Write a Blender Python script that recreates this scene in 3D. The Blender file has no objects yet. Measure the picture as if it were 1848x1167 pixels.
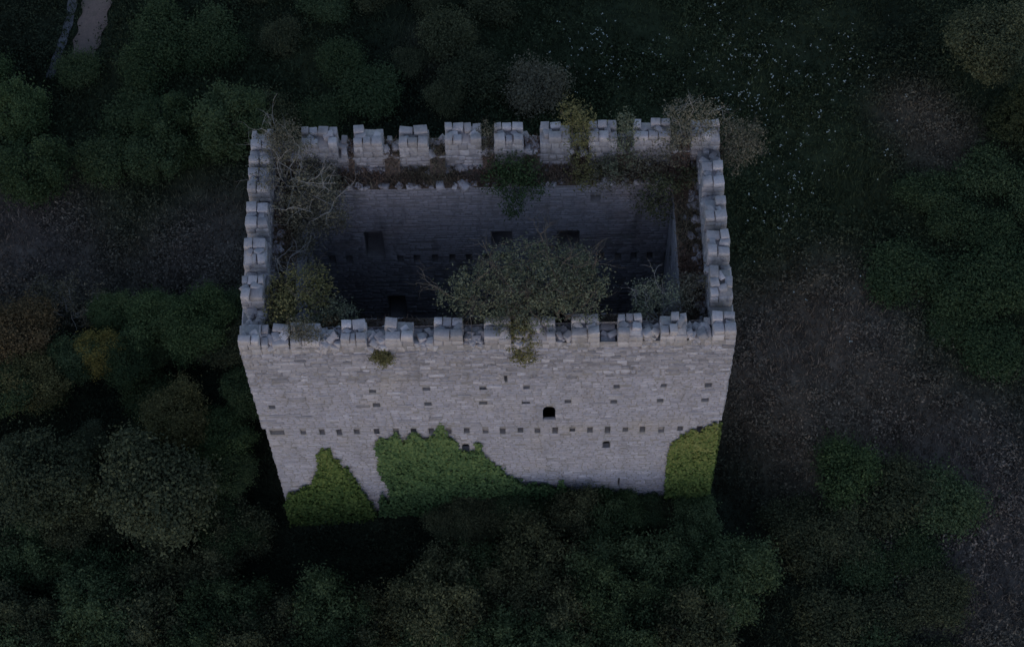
import bpy, math, random
import numpy as np
from mathutils import Matrix, Vector

# ------------------------------------------------------------------ camera, sky, sun, exposure
scene = bpy.context.scene
COL = scene.collection
ZT = 16.8                      # merlon tops above the ground
FPX, PW, PH = 3550.3, 1848.0, 1167.0
CAM = np.array([1.56, -37.71, ZT + 68.96])
PITCH, YAW, ROLL = math.radians(61.0), math.radians(-0.82), math.radians(-1.92)
_f = np.array([math.sin(YAW) * math.cos(PITCH), math.cos(YAW) * math.cos(PITCH), -math.sin(PITCH)])
_r0 = np.array([math.cos(YAW), -math.sin(YAW), 0.0])
_u0 = np.cross(_r0, _f)
_r = _r0 * math.cos(ROLL) + _u0 * math.sin(ROLL)
_u = -_r0 * math.sin(ROLL) + _u0 * math.cos(ROLL)

cam_data = bpy.data.cameras.new('camera')
cam_data.sensor_width = 36.0
cam_data.lens = 36.0 * FPX / PW
cam_data.clip_start = 1.0
cam_data.clip_end = 2000.0
cam = bpy.data.objects.new('camera', cam_data)
COL.objects.link(cam)
m = Matrix.Identity(4)
for i in range(3):
    m[i][0], m[i][1], m[i][2], m[i][3] = _r[i], _u[i], -_f[i], CAM[i]
cam.matrix_world = m
scene.camera = cam

SUN_EL, SUN_ROT = math.radians(23.0), math.radians(186.0)
world = bpy.data.worlds.new('World')
scene.world = world
world.use_nodes = True
wn = world.node_tree
wn.nodes.clear()
sky = wn.nodes.new('ShaderNodeTexSky')
sky.sky_type = 'NISHITA'
sky.sun_disc = False
sky.sun_elevation = SUN_EL
sky.sun_rotation = SUN_ROT
sky.air_density = 1.0
sky.dust_density = 0.5
sky.ozone_density = 0.6
bg = wn.nodes.new('ShaderNodeBackground')
bg.inputs['Strength'].default_value = 0.13
wo = wn.nodes.new('ShaderNodeOutputWorld')
wn.links.new(sky.outputs[0], bg.inputs['Color'])
wn.links.new(bg.outputs[0], wo.inputs['Surface'])

sd = bpy.data.lights.new('sun', 'SUN')
sd.energy = 0.24
sd.angle = math.radians(60.0)
sd.color = (0.54, 0.58, 1.0)
sun = bpy.data.objects.new('sun', sd)
COL.objects.link(sun)
_sdir = Vector((math.sin(SUN_ROT) * math.cos(SUN_EL), math.cos(SUN_ROT) * math.cos(SUN_EL), math.sin(SUN_EL)))
sun.rotation_euler = _sdir.to_track_quat('Z', 'Y').to_euler()

vs = scene.view_settings
vs.view_transform = 'Standard'
vs.look = 'None'
vs.exposure = 0.35
vs.gamma = 1.0
vs.use_curve_mapping = False

# ------------------------------------------------------------------ helpers
random.seed(7)
RNG = np.random.default_rng(11)


def ray(px, py):
    return _f * FPX + _r * (px - PW / 2) - _u * (py - PH / 2)


def on_z(px, py, z):
    d = ray(px, py)
    t = (z - CAM[2]) / d[2]
    return CAM + t * d


def on_y(px, py, y):
    d = ray(px, py)
    t = (y - CAM[1]) / d[1]
    return CAM + t * d


def link(name, data, parent=None, mat=None, label=None, cat=None, group=None, kind=None):
    o = bpy.data.objects.new(name, data)
    COL.objects.link(o)
    if parent is not None:
        o.parent = parent
    if mat is not None and data is not None and not data.materials:
        data.materials.append(mat)
    if label:
        o['label'] = label
    if cat:
        o['category'] = cat
    if group:
        o['group'] = group
    if kind:
        o['kind'] = kind
    return o


def mesh_from(name, verts, quads=None, tris=None, attr=None):
    """fast mesh from numpy arrays; attr: per-vertex colour (n,3)"""
    me = bpy.data.meshes.new(name)
    v = np.asarray(verts, np.float32).reshape(-1, 3)
    nq = 0 if quads is None else len(quads)
    nt = 0 if tris is None else len(tris)
    loops = []
    if nq:
        loops.append(np.asarray(quads, np.int32).ravel())
    if nt:
        loops.append(np.asarray(tris, np.int32).ravel())
    lv = np.concatenate(loops)
    starts = np.concatenate([np.arange(nq, dtype=np.int32) * 4, nq * 4 + np.arange(nt, dtype=np.int32) * 3])
    me.vertices.add(len(v))
    me.vertices.foreach_set('co', v.ravel())
    me.loops.add(len(lv))
    me.loops.foreach_set('vertex_index', lv)
    me.polygons.add(nq + nt)
    me.polygons.foreach_set('loop_start', starts)
    me.update(calc_edges=True)
    if attr is not None:
        a = me.attributes.new('tint', 'FLOAT_COLOR', 'POINT')
        c = np.ones((len(v), 4), np.float32)
        c[:, :3] = attr
        a.data.foreach_set('color', c.ravel())
    me.validate()
    return me


class MB:
    def __init__(self):
        self.v, self.q = [], []

    def quad(self, a, b, c, d):
        n = len(self.v)
        self.v += [tuple(a), tuple(b), tuple(c), tuple(d)]
        self.q.append((n, n + 1, n + 2, n + 3))

    def add(self, verts, quads):
        n = len(self.v)
        self.v += [tuple(p) for p in verts]
        self.q += [tuple(i + n for i in f) for f in quads]

    def build(self, name):
        q = [f for f in self.q if len(f) == 4]
        t = [f for f in self.q if len(f) == 3]
        return mesh_from(name, np.array(self.v), q or None, t or None)


# ------------------------------------------------------------------ materials
def new_mat(name):
    mt = bpy.data.materials.new(name)
    mt.use_nodes = True
    nt = mt.node_tree
    nt.nodes.clear()
    return mt, nt, nt.nodes.new, nt.links.new


def ramp(nt, stops):
    r = nt.nodes.new('ShaderNodeValToRGB')
    e = r.color_ramp.elements
    e[0].position, e[0].color = stops[0][0], (*stops[0][1], 1)
    e[1].position, e[1].color = stops[-1][0], (*stops[-1][1], 1)
    for p, c in stops[1:-1]:
        k = e.new(p)
        k.color = (*c, 1)
    return r


def noise(nt, vec, scale, detail=3, rough=0.55):
    n = nt.nodes.new('ShaderNodeTexNoise')
    n.inputs['Scale'].default_value = scale
    n.inputs['Detail'].default_value = detail
    n.inputs['Roughness'].default_value = rough
    nt.links.new(vec, n.inputs['Vector'])
    return n


def mathn(nt, op, a, b):
    n = nt.nodes.new('ShaderNodeMath')
    n.operation = op
    for i, x in enumerate((a, b)):
        if isinstance(x, (int, float)):
            n.inputs[i].default_value = x
        else:
            nt.links.new(x, n.inputs[i])
    return n.outputs[0]


def mixc(nt, fac, a, b, mode='MIX'):
    n = nt.nodes.new('ShaderNodeMix')
    n.data_type = 'RGBA'
    n.blend_type = mode
    if isinstance(fac, (int, float)):
        n.inputs[0].default_value = fac
    else:
        nt.links.new(fac, n.inputs[0])
    for i, x in ((6, a), (7, b)):
        if isinstance(x, tuple):
            n.inputs[i].default_value = (*x, 1)
        else:
            nt.links.new(x, n.inputs[i])
    return n.outputs[2]


def stone_material(name, base, spread=0.22, warm=(0.30, 0.255, 0.20), stain=(0.12, 0.115, 0.11), stain_amt=0.5):
    mt, nt, N, L = new_mat(name)
    geo = N('ShaderNodeNewGeometry')
    oi = N('ShaderNodeObjectInfo')
    pos = geo.outputs['Position']
    rnd = mathn(nt, 'FRACT', mathn(nt, 'ADD', geo.outputs['Random Per Island'], oi.outputs['Random']), 0.0)
    b = np.array(base)
    rp = ramp(nt, [(0.0, tuple(b * (1 - spread))), (0.12, tuple(b * (1 - spread * .4))), (0.85, tuple(b * (1 + spread * .3))), (1.0, tuple(np.minimum(b * (1 + spread * 1.2), .6)))])
    L(rnd, rp.inputs[0])
    big = noise(nt, pos, 0.33, 4, 0.6)
    wr = ramp(nt, [(0.52, (0, 0, 0)), (0.72, (1, 1, 1))])
    L(big.outputs[0], wr.inputs[0])
    c = mixc(nt, mathn(nt, 'MULTIPLY', wr.outputs[0], 0.45), rp.outputs[0], warm)
    # vertically drawn weather stains
    mp = N('ShaderNodeMapping')
    mp.inputs['Scale'].default_value = (1.3, 1.3, 0.28)
    L(pos, mp.inputs[0])
    st = noise(nt, mp.outputs[0], 1.1, 5, 0.65)
    sr = ramp(nt, [(0.50, (0, 0, 0)), (0.75, (1, 1, 1))])
    L(st.outputs[0], sr.inputs[0])
    c = mixc(nt, mathn(nt, 'MULTIPLY', sr.outputs[0], stain_amt), c, stain)
    fine = noise(nt, pos, 9.0, 5, 0.7)
    fr = ramp(nt, [(0.25, (0.72, 0.72, 0.74)), (0.75, (1.12, 1.12, 1.10))])
    L(fine.outputs[0], fr.inputs[0])
    c = mixc(nt, 1.0, c, fr.outputs[0], 'MULTIPLY')
    bs = N('ShaderNodeBsdfPrincipled')
    bs.inputs['Roughness'].default_value = 0.92
    bs.inputs['Specular IOR Level'].default_value = 0.2
    L(c, bs.inputs['Base Color'])
    bn = noise(nt, pos, 22.0, 4, 0.7)
    bu = N('ShaderNodeBump')
    bu.inputs['Strength'].default_value = 0.5
    bu.inputs['Distance'].default_value = 0.03
    L(bn.outputs[0], bu.inputs['Height'])
    L(bu.outputs[0], bs.inputs['Normal'])
    o = N('ShaderNodeOutputMaterial')
    L(bs.outputs[0], o.inputs['Surface'])
    return mt


def leaf_material(name, cols, trans=0.25, patch=0.5, zfade=None, hue=(1.10, 1.0, .80), gain=1.9):
    """cols: dark, mid, light leaf colours, picked leaf by leaf and in patches"""
    mt, nt, N, L = new_mat(name)
    geo = N('ShaderNodeNewGeometry')
    oi = N('ShaderNodeObjectInfo')
    pn = noise(nt, geo.outputs['Position'], 0.9, 3, 0.6)
    v = mathn(nt, 'ADD', mathn(nt, 'MULTIPLY', geo.outputs['Random Per Island'], 0.55), mathn(nt, 'MULTIPLY', pn.outputs[0], patch))
    v = mathn(nt, 'ADD', v, mathn(nt, 'MULTIPLY', mathn(nt, 'SUBTRACT', oi.outputs['Random'], 0.5), 0.4))
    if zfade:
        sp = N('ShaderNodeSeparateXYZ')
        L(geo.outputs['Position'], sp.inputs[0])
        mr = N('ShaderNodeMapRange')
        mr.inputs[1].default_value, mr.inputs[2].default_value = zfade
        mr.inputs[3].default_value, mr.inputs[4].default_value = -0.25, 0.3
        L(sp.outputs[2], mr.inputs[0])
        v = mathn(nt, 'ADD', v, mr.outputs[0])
    cols = [tuple(min(.3, x * gain * k_) for x, k_ in zip(c, hue)) for c in cols]
    rp = ramp(nt, [(0.1, cols[0]), (0.5, cols[1]), (0.9, cols[2])])
    L(v, rp.inputs[0])
    df = N('ShaderNodeBsdfPrincipled')
    df.inputs['Roughness'].default_value = 0.75
    df.inputs['Specular IOR Level'].default_value = 0.15
    tr = N('ShaderNodeBsdfTranslucent')
    mx = N('ShaderNodeMixShader')
    mx.inputs[0].default_value = trans
    L(rp.outputs[0], df.inputs['Base Color'])
    L(rp.outputs[0], tr.inputs['Color'])
    L(df.outputs[0], mx.inputs[1])
    L(tr.outputs[0], mx.inputs[2])
    o = N('ShaderNodeOutputMaterial')
    L(mx.outputs[0], o.inputs['Surface'])
    return mt


def bark_material(name, a, b):
    mt, nt, N, L = new_mat(name)
    geo = N('ShaderNodeNewGeometry')
    n = noise(nt, geo.outputs['Position'], 6.0, 4, 0.7)
    rp = ramp(nt, [(0.3, a), (0.7, b)])
    L(n.outputs[0], rp.inputs[0])
    bs = N('ShaderNodeBsdfPrincipled')
    bs.inputs['Roughness'].default_value = 0.9
    L(rp.outputs[0], bs.inputs['Base Color'])
    o = N('ShaderNodeOutputMaterial')
    L(bs.outputs[0], o.inputs['Surface'])
    return mt


def tint_material(name, lo=0.6, hi=1.4, nscale=1.2, island=True):
    """colour from the per-vertex plant colour, varied blade by blade"""
    mt, nt, N, L = new_mat(name)
    geo = N('ShaderNodeNewGeometry')
    at = N('ShaderNodeAttribute')
    at.attribute_name = 'tint'
    n = noise(nt, geo.outputs['Position'], nscale, 4, 0.65)
    v = n.outputs[0]
    if island:
        v = mathn(nt, 'ADD', mathn(nt, 'MULTIPLY', v, 0.6), mathn(nt, 'MULTIPLY', geo.outputs['Random Per Island'], 0.4))
    rp = ramp(nt, [(0.3, (lo, lo, lo)), (0.7, (hi, hi, hi))])
    L(v, rp.inputs[0])
    c = mixc(nt, 1.0, at.outputs['Color'], rp.outputs[0], 'MULTIPLY')
    bs = N('ShaderNodeBsdfPrincipled')
    bs.inputs['Roughness'].default_value = 0.9
    bs.inputs['Specular IOR Level'].default_value = 0.1
    L(c, bs.inputs['Base Color'])
    o = N('ShaderNodeOutputMaterial')
    L(bs.outputs[0], o.inputs['Surface'])
    return mt


M = {}
M['stone'] = stone_material('pale_limestone', (0.355, 0.336, 0.382), 0.20, warm=(0.40, 0.335, 0.27), stain=(0.19, 0.175, 0.18), stain_amt=.45)
M['rough'] = stone_material('rough_limestone', (0.315, 0.296, 0.325), 0.40, warm=(0.36, 0.30, 0.24), stain=(0.15, 0.14, 0.145), stain_amt=.6)
M['block'] = stone_material('weathered_block', (0.385, 0.352, 0.365), 0.28, stain=(0.15, 0.14, 0.14), stain_amt=0.5)
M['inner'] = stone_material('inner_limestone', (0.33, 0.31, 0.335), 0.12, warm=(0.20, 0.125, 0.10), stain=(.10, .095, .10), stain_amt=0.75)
M['mortar'] = stone_material('lime_mortar', (0.27, 0.25, 0.255), 0.05, stain_amt=0.6)
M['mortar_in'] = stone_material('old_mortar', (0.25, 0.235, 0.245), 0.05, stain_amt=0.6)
M['soil'] = stone_material('wall_soil', (0.12, 0.09, 0.075), 0.05, warm=(0.13, 0.08, 0.06), stain=(0.04, 0.035, 0.03))
M['bark'] = bark_material('brown_bark', (0.05, 0.04, 0.03), (0.11, 0.09, 0.075))
M['grey_bark'] = bark_material('grey_bark', (0.16, 0.15, 0.145), (0.30, 0.28, 0.27))
M['dark_bark'] = bark_material('dark_bark', (0.03, 0.025, 0.02), (0.06, 0.05, 0.04))
M['thicket'] = leaf_material('thicket_leaf', [(0.010, 0.018, 0.010), (0.024, 0.040, 0.022), (0.050, 0.074, 0.046)])
M['thicket_b'] = leaf_material('thicket_leaf_b', [(0.012, 0.016, 0.011), (0.027, 0.034, 0.022), (0.056, 0.064, 0.042)])
M['sage'] = leaf_material('sage_leaf', [(0.025, 0.036, 0.026), (0.050, 0.064, 0.046), (0.085, 0.10, 0.074)], hue=(1.06, .98, .76), gain=1.15)
M['olive'] = leaf_material('olive_leaf', [(0.028, 0.031, 0.016), (0.058, 0.060, 0.032), (0.098, 0.097, 0.054)])
M['green'] = leaf_material('green_leaf', [(0.013, 0.026, 0.012), (0.028, 0.048, 0.024), (0.050, 0.074, 0.040)])
M['meadow_green'] = leaf_material('meadow_leaf', [(0.011, 0.021, 0.011), (0.022, 0.038, 0.020), (0.040, 0.058, 0.034)])
M['yellow'] = leaf_material('yellow_leaf', [(0.030, 0.030, 0.011), (0.066, 0.062, 0.022), (0.11, 0.10, 0.036)])
M['rust'] = leaf_material('rust_leaf', [(0.026, 0.022, 0.015), (0.056, 0.045, 0.030), (0.095, 0.072, 0.048)])
M['drybrush'] = leaf_material('dry_brush_leaf', [(0.045, 0.042, 0.028), (0.095, 0.086, 0.060), (0.16, 0.145, 0.105)], hue=(.98, .98, 1.0), gain=1.35)
M['greyolive'] = leaf_material('grey_olive_leaf', [(0.045, 0.052, 0.036), (0.095, 0.104, 0.074), (0.165, 0.172, 0.125)], hue=(1.03, 1, .93), gain=1.65)
M['conifer'] = leaf_material('needle_leaf', [(0.006, 0.010, 0.006), (0.012, 0.018, 0.010), (0.022, 0.030, 0.018)])
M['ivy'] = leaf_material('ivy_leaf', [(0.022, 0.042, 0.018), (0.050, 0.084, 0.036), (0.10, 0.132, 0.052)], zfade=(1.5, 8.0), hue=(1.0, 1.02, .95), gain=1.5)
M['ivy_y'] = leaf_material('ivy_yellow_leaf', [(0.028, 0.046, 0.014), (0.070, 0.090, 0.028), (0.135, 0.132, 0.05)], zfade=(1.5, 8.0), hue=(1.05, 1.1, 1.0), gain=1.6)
M['tint'] = tint_material('grass_blades', 0.7, 1.3)
M['ground'] = tint_material('meadow_soil', 0.45, 1.3, 0.8, island=False)
M['track'] = stone_material('track_dirt', (0.175, 0.128, 0.112), 0.1, warm=(0.17, 0.13, 0.11), stain=(0.08, 0.08, 0.06))
M['gravel'] = stone_material('grey_gravel', (0.12, 0.12, 0.13), 0.1, stain=(0.06, 0.06, 0.055))
_fm, _nt, _N, _L = new_mat('white_petals')
_b = _N('ShaderNodeBsdfPrincipled')
_b.inputs['Base Color'].default_value = (0.34, 0.36, 0.33, 1)
_b.inputs['Roughness'].default_value = 0.8
_o = _N('ShaderNodeOutputMaterial')
_L(_b.outputs[0], _o.inputs[0])
M['petal'] = _fm
_fm, _nt, _N, _L = new_mat('rusty_iron')
_b = _N('ShaderNodeBsdfPrincipled')
_b.inputs['Base Color'].default_value = (0.02, 0.018, 0.016, 1)
_b.inputs['Roughness'].default_value = 0.8
_o = _N('ShaderNodeOutputMaterial')
_L(_b.outputs[0], _o.inputs[0])
M['iron'] = _fm

# ------------------------------------------------------------------ ground
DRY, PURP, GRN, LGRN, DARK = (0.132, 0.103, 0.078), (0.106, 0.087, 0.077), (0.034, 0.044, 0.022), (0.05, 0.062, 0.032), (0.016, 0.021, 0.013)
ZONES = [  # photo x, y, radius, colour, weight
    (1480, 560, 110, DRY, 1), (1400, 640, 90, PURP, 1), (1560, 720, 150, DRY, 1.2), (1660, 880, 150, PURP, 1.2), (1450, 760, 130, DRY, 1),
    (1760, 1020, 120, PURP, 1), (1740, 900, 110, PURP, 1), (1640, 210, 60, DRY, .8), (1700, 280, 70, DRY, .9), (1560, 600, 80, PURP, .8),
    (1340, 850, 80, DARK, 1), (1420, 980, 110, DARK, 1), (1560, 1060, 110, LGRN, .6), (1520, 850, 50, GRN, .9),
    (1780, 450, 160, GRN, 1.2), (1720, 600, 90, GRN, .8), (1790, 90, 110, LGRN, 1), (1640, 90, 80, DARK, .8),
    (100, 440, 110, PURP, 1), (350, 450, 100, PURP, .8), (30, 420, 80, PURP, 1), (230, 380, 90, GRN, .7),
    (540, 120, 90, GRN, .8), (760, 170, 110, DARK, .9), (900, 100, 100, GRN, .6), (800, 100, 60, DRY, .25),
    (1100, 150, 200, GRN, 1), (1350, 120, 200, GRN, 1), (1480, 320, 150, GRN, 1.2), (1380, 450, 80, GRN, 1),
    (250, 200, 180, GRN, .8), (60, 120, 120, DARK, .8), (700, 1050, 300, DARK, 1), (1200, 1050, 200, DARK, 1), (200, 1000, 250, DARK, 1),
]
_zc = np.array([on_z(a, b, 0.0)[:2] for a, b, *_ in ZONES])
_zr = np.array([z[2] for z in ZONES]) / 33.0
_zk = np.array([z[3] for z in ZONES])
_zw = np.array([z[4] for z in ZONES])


_zk = _zk * 1.5


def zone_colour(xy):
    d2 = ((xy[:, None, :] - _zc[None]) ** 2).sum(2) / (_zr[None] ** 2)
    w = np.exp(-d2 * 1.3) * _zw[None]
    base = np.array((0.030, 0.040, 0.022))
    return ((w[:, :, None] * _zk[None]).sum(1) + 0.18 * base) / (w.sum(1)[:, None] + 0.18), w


def ground_z(x, y):
    low = 1.5 / (1 + np.exp((x + 3) / 1.5)) / (1 + np.exp((y - .6) / .9))      # the ground falls away at the front left
    return -low + 0.22 * np.sin(x * 0.31 + 1.3) * np.cos(y * 0.27) + 0.12 * np.sin(x * 0.8 + y * 0.6) + 0.07 * np.sin(x * 1.9 - y * 1.3)


n = 180
t = np.linspace(-1, 1, n)
g = np.sign(t) * (np.abs(t) * 34 + np.abs(t) ** 6 * 400)
gx, gy = np.meshgrid(g, g + 8.0, indexing='ij')
gz = ground_z(gx, gy)
gv = np.stack([gx, gy, gz], 2).reshape(-1, 3)
ii = np.arange(n * n).reshape(n, n)
gq = np.stack([ii[:-1, :-1], ii[1:, :-1], ii[1:, 1:], ii[:-1, 1:]], 2).reshape(-1, 4)
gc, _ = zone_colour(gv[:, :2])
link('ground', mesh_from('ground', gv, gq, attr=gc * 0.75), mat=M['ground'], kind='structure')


def ribbon(pts_px, widths, z, name, mat):
    c = np.array([on_z(a, b, 0.0)[:2] for a, b in pts_px])
    tt = np.linspace(0, len(c) - 1, len(c) * 14)
    k = np.arange(len(c))
    cx, cy, ww = np.interp(tt, k, c[:, 0]), np.interp(tt, k, c[:, 1]), np.interp(tt, k, widths)
    ker = np.ones(13) / 13
    pad = lambda a: np.convolve(np.pad(a, 6, mode='edge'), ker, 'valid')
    cx, cy = pad(cx), pad(cy)
    dx, dy = np.gradient(cx), np.gradient(cy)
    ln = np.hypot(dx, dy) + 1e-9
    nx, ny = -dy / ln, dx / ln
    v, q = [], []
    K = 6
    for i in range(len(cx)):
        for j in range(K + 1):
            s = (j / K - .5) * ww[i] * (1 + .12 * math.sin(i * .7 + j * 2.1))
            x, y = cx[i] + nx[i] * s, cy[i] + ny[i] * s
            e = 0.06 * (1 - (2 * j / K - 1) ** 2)
            v.append((x, y, float(ground_z(x, y)) + z + e * .6))
    for i in range(len(cx) - 1):
        for j in range(K):
            a = i * (K + 1) + j
            q.append((a, a + 1, a + K + 2, a + K + 1))
    return link(name, mesh_from(name, np.array(v), q), mat=mat, kind='structure')


PATH_PX = [(196, -160), (182, -40), (172, 30), (152, 95), (132, 150)]
ribbon(PATH_PX, [1.6, 1.6, 1.55, 1.35, 1.0], 0.09, 'dirt_track', M['track'])
ribbon([(a - 46 + i * .5, b) for i, (a, b) in enumerate(PATH_PX[:5])], [0.5, 0.5, 0.5, 0.45, .4], 0.07, 'gravel_drain', M['gravel'])

# ------------------------------------------------------------------ tower
D = 10.35
P, T = 0.92, 2.0
ZB = -2.6                      # foot of the masonry, below the ground
ZS, ZW, ZL = ZT - 1.2, ZT - 2.05, ZT - 8.05
INS = 0.10
tower = link('stone_tower', None, label='roofless pale stone tower with ruined battlements, shrubs growing on its walls', cat='tower')


def face_with_holes(mb, O, U, V, Nn, W, H, holes):
    """a wall face at O spanned by unit U, V (size W, H), outward normal Nn, with real recesses. holes: (u0,u1,v0,v1,depth,closed)"""
    O, U, V, Nn = map(np.array, (O, U, V, Nn))
    us = sorted({0.0, W, *[h[0] for h in holes], *[h[1] for h in holes]})
    vv = sorted({0.0, H, *[h[2] for h in holes], *[h[3] for h in holes]})
    p = lambda a, b, d=0.0: O + U * a + V * b - Nn * d
    for j in range(len(vv) - 1):
        vm = (vv[j] + vv[j + 1]) / 2
        row = [h for h in holes if h[2] < vm < h[3]]
        run = None
        for i in range(len(us) - 1):
            um = (us[i] + us[i + 1]) / 2
            solid = not any(h[0] < um < h[1] for h in row)
            if solid:
                run = [us[i], us[i + 1]] if run is None else [run[0], us[i + 1]]
            if (not solid or i == len(us) - 2) and run:
                mb.quad(p(run[0], vv[j]), p(run[1], vv[j]), p(run[1], vv[j + 1]), p(run[0], vv[j + 1]))
                run = None
    for (a, b, c, d, dep, closed) in holes:
        mb.quad(p(a, c), p(a, c, dep), p(a, d, dep), p(a, d))
        mb.quad(p(b, c), p(b, d), p(b, d, dep), p(b, c, dep))
        mb.quad(p(a, c), p(b, c), p(b, c, dep), p(a, c, dep))
        mb.quad(p(a, d), p(a, d, dep), p(b, d, dep), p(b, d))
        if closed:
            mb.quad(p(a, c, dep), p(b, c, dep), p(b, d, dep), p(a, d, dep))


def course_stones(W, H, holes, hmin, hmax, wmin, wmax, rng, pad=0.0):
    """rows of stones as rectangles (u0,u1,v0,v1), kept clear of the openings"""
    out = []
    v = 0.0
    while v < H - 0.06:
        h = min(rng.uniform(hmin, hmax), H - v)
        if H - v - h < 0.1:
            h = H - v
        block = sorted([(a - pad, b + pad) for (a, b, c, d, *_r_) in holes if min(v + h, d) - max(v, c) > 0.05])
        free, x = [], 0.0
        for a, b in block:
            if a > x:
                free.append((x, a))
            x = max(x, b)
        if x < W:
            free.append((x, W))
        for a, b in free:
            u = a
            while u < b - 0.02:
                w = rng.uniform(wmin, wmax) * (1.0 if rng.random() > .18 else 1.45)
                if b - u - w < wmin * .6:
                    w = b - u
                out.append((u, u + w, v, v + h))
                u += w
        v += h
    return out


def shallow_stones(O, U, V, Nn, rects, rng, gap=0.02, lift=0.035, drop=0.03):
    """relief stones on a face: five quads each, raised unevenly from the mortar"""
    O, U, V, Nn = map(np.array, (O, U, V, Nn))
    R = np.array(rects)
    R = R[rng.random(len(R)) > drop]
    k = len(R)
    w, h = R[:, 1] - R[:, 0], R[:, 3] - R[:, 2]
    g = np.minimum(gap * rng.uniform(.4, 1.6, k), np.minimum(w, h) * .2)
    j = lambda s: rng.normal(0, s, k)
    verts = np.zeros((k, 8, 3))
    up = lift * rng.uniform(.35, 1.5, k)
    for c, (su, sv) in enumerate(((0, 0), (1, 0), (1, 1), (0, 1))):
        ju, jv = j(.010), j(.010)
        u = np.where(su, R[:, 1] - g * .5, R[:, 0] + g * .5) + ju
        v = np.where(sv, R[:, 3] - g * .5, R[:, 2] + g * .5) + jv
        verts[:, c] = O + u[:, None] * U + v[:, None] * V - Nn * 0.012
        cu = np.where(su, -1, 1) * (g * .5 + .018) + j(.006)
        cv = np.where(sv, -1, 1) * (g * .5 + .014) + j(.006)
        verts[:, 4 + c] = O + (u + cu)[:, None] * U + (v + cv)[:, None] * V + (up + j(.008))[:, None] * Nn
    f = np.array([(4, 5, 6, 7), (0, 1, 5, 4), (1, 2, 6, 5), (2, 3, 7, 6), (3, 0, 4, 7)])
    q = (f[None] + (np.arange(k) * 8)[:, None, None]).reshape(-1, 4)
    return verts.reshape(-1, 3), q


def chamfer_block(seed, ch=0.13, jit=0.10):
    """one rough squared block, -0.5..0.5, 44 triangles"""
    r = random.Random(seed)
    v, idx, f = [], {}, []
    for sx in (-1, 1):
        for sy in (-1, 1):
            for sz in (-1, 1):
                jx, jy, jz = (r.uniform(-jit, jit) for _ in range(3))
                for ax in range(3):
                    q = [sx * (1 - ch), sy * (1 - ch), sz * (1 - ch)]
                    q[ax] = (sx, sy, sz)[ax] * 1.0
                    q = [(q[0] + jx * (1 if ax else .4)) * .5, (q[1] + jy) * .5, (q[2] + jz * (1 if ax != 2 else .5)) * .5]
                    idx[(sx, sy, sz, ax)] = len(v)
                    v.append(q)
    S = (-1, 1)
    for s in S:
        f.append([idx[(s, a, b, 0)] for a, b in ((-1, -1), (1, -1), (1, 1), (-1, 1))][::s])
        f.append([idx[(a, s, b, 1)] for a, b in ((-1, -1), (-1, 1), (1, 1), (1, -1))][::s])
        f.append([idx[(a, b, s, 2)] for a, b in ((-1, -1), (1, -1), (1, 1), (-1, 1))][::s])
    for a in S:
        for b in S:
            f.append([idx[(a, b, -1, 0)], idx[(a, b, -1, 1)], idx[(a, b, 1, 1)], idx[(a, b, 1, 0)]])
            f.append([idx[(a, -1, b, 0)], idx[(a, -1, b, 2)], idx[(a, 1, b, 2)], idx[(a, 1, b, 0)]])
            f.append([idx[(-1, a, b, 1)], idx[(-1, a, b, 2)], idx[(1, a, b, 2)], idx[(1, a, b, 1)]])
            for c in S:
                f.append([idx[(a, b, c, 0)], idx[(a, b, c, 1)], idx[(a, b, c, 2)]])
    return np.array(v), f


def fix_normals(me):
    import bmesh
    bm = bmesh.new()
    bm.from_mesh(me)
    bmesh.ops.recalc_face_normals(bm, faces=bm.faces)
    bm.to_mesh(me)
    bm.free()
    return me


BLOCKS = [chamfer_block(100 + i, ch=0.05 + .06 * (i % 4) / 4, jit=0.08 + .07 * (i % 5) / 4) for i in range(16)]
ROUGH = [chamfer_block(300 + i, ch=0.14, jit=0.34) for i in range(12)]


def block_mesh(i, mat, pool=BLOCKS, tag='block'):
    v, f = pool[i]
    me = mesh_from(tag, v, [x for x in f if len(x) == 4], [x for x in f if len(x) == 3])
    fix_normals(me)
    me.materials.append(mat)
    return me


BLOCK_ME = [block_mesh(i, M['block']) for i in range(16)]
ROUGH_ME = [block_mesh(i, M['block'], ROUGH, 'rough') for i in range(12)]
WALLST_ME = [block_mesh(i, M['rough']) for i in range(16)]


def add_block(mb, i, loc, size, rot, pool=BLOCKS):
    v, f = pool[i % len(pool)]
    R = np.array(Matrix.Rotation(rot[2], 3, 'Z') @ Matrix.Rotation(rot[1], 3, 'Y') @ Matrix.Rotation(rot[0], 3, 'X'))
    mb.add((v * np.array(size)) @ R.T + np.array(loc), f)


# --- openings of the front wall, read off the photograph
def fx(px, py, y=0.0):
    q = on_y(px, py, y)
    return q[0] + 10.0, q[2]


front_up, front_lo = [], []      # (u0,u1,v0,v1,depth,closed); u from x=-10, v from the panel's foot


def hole_px(lst, x, y0, y1, wpx, dep, closed, yplane, v0, hm=None):
    u, zt = fx(x, y0, yplane)
    zb = fx(x, y1, yplane)[1] if hm is None else zt - hm
    w = wpx / 43.5
    lst.append((u - w / 2, u + w / 2, zb - v0, zt - v0, dep, closed))


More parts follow.
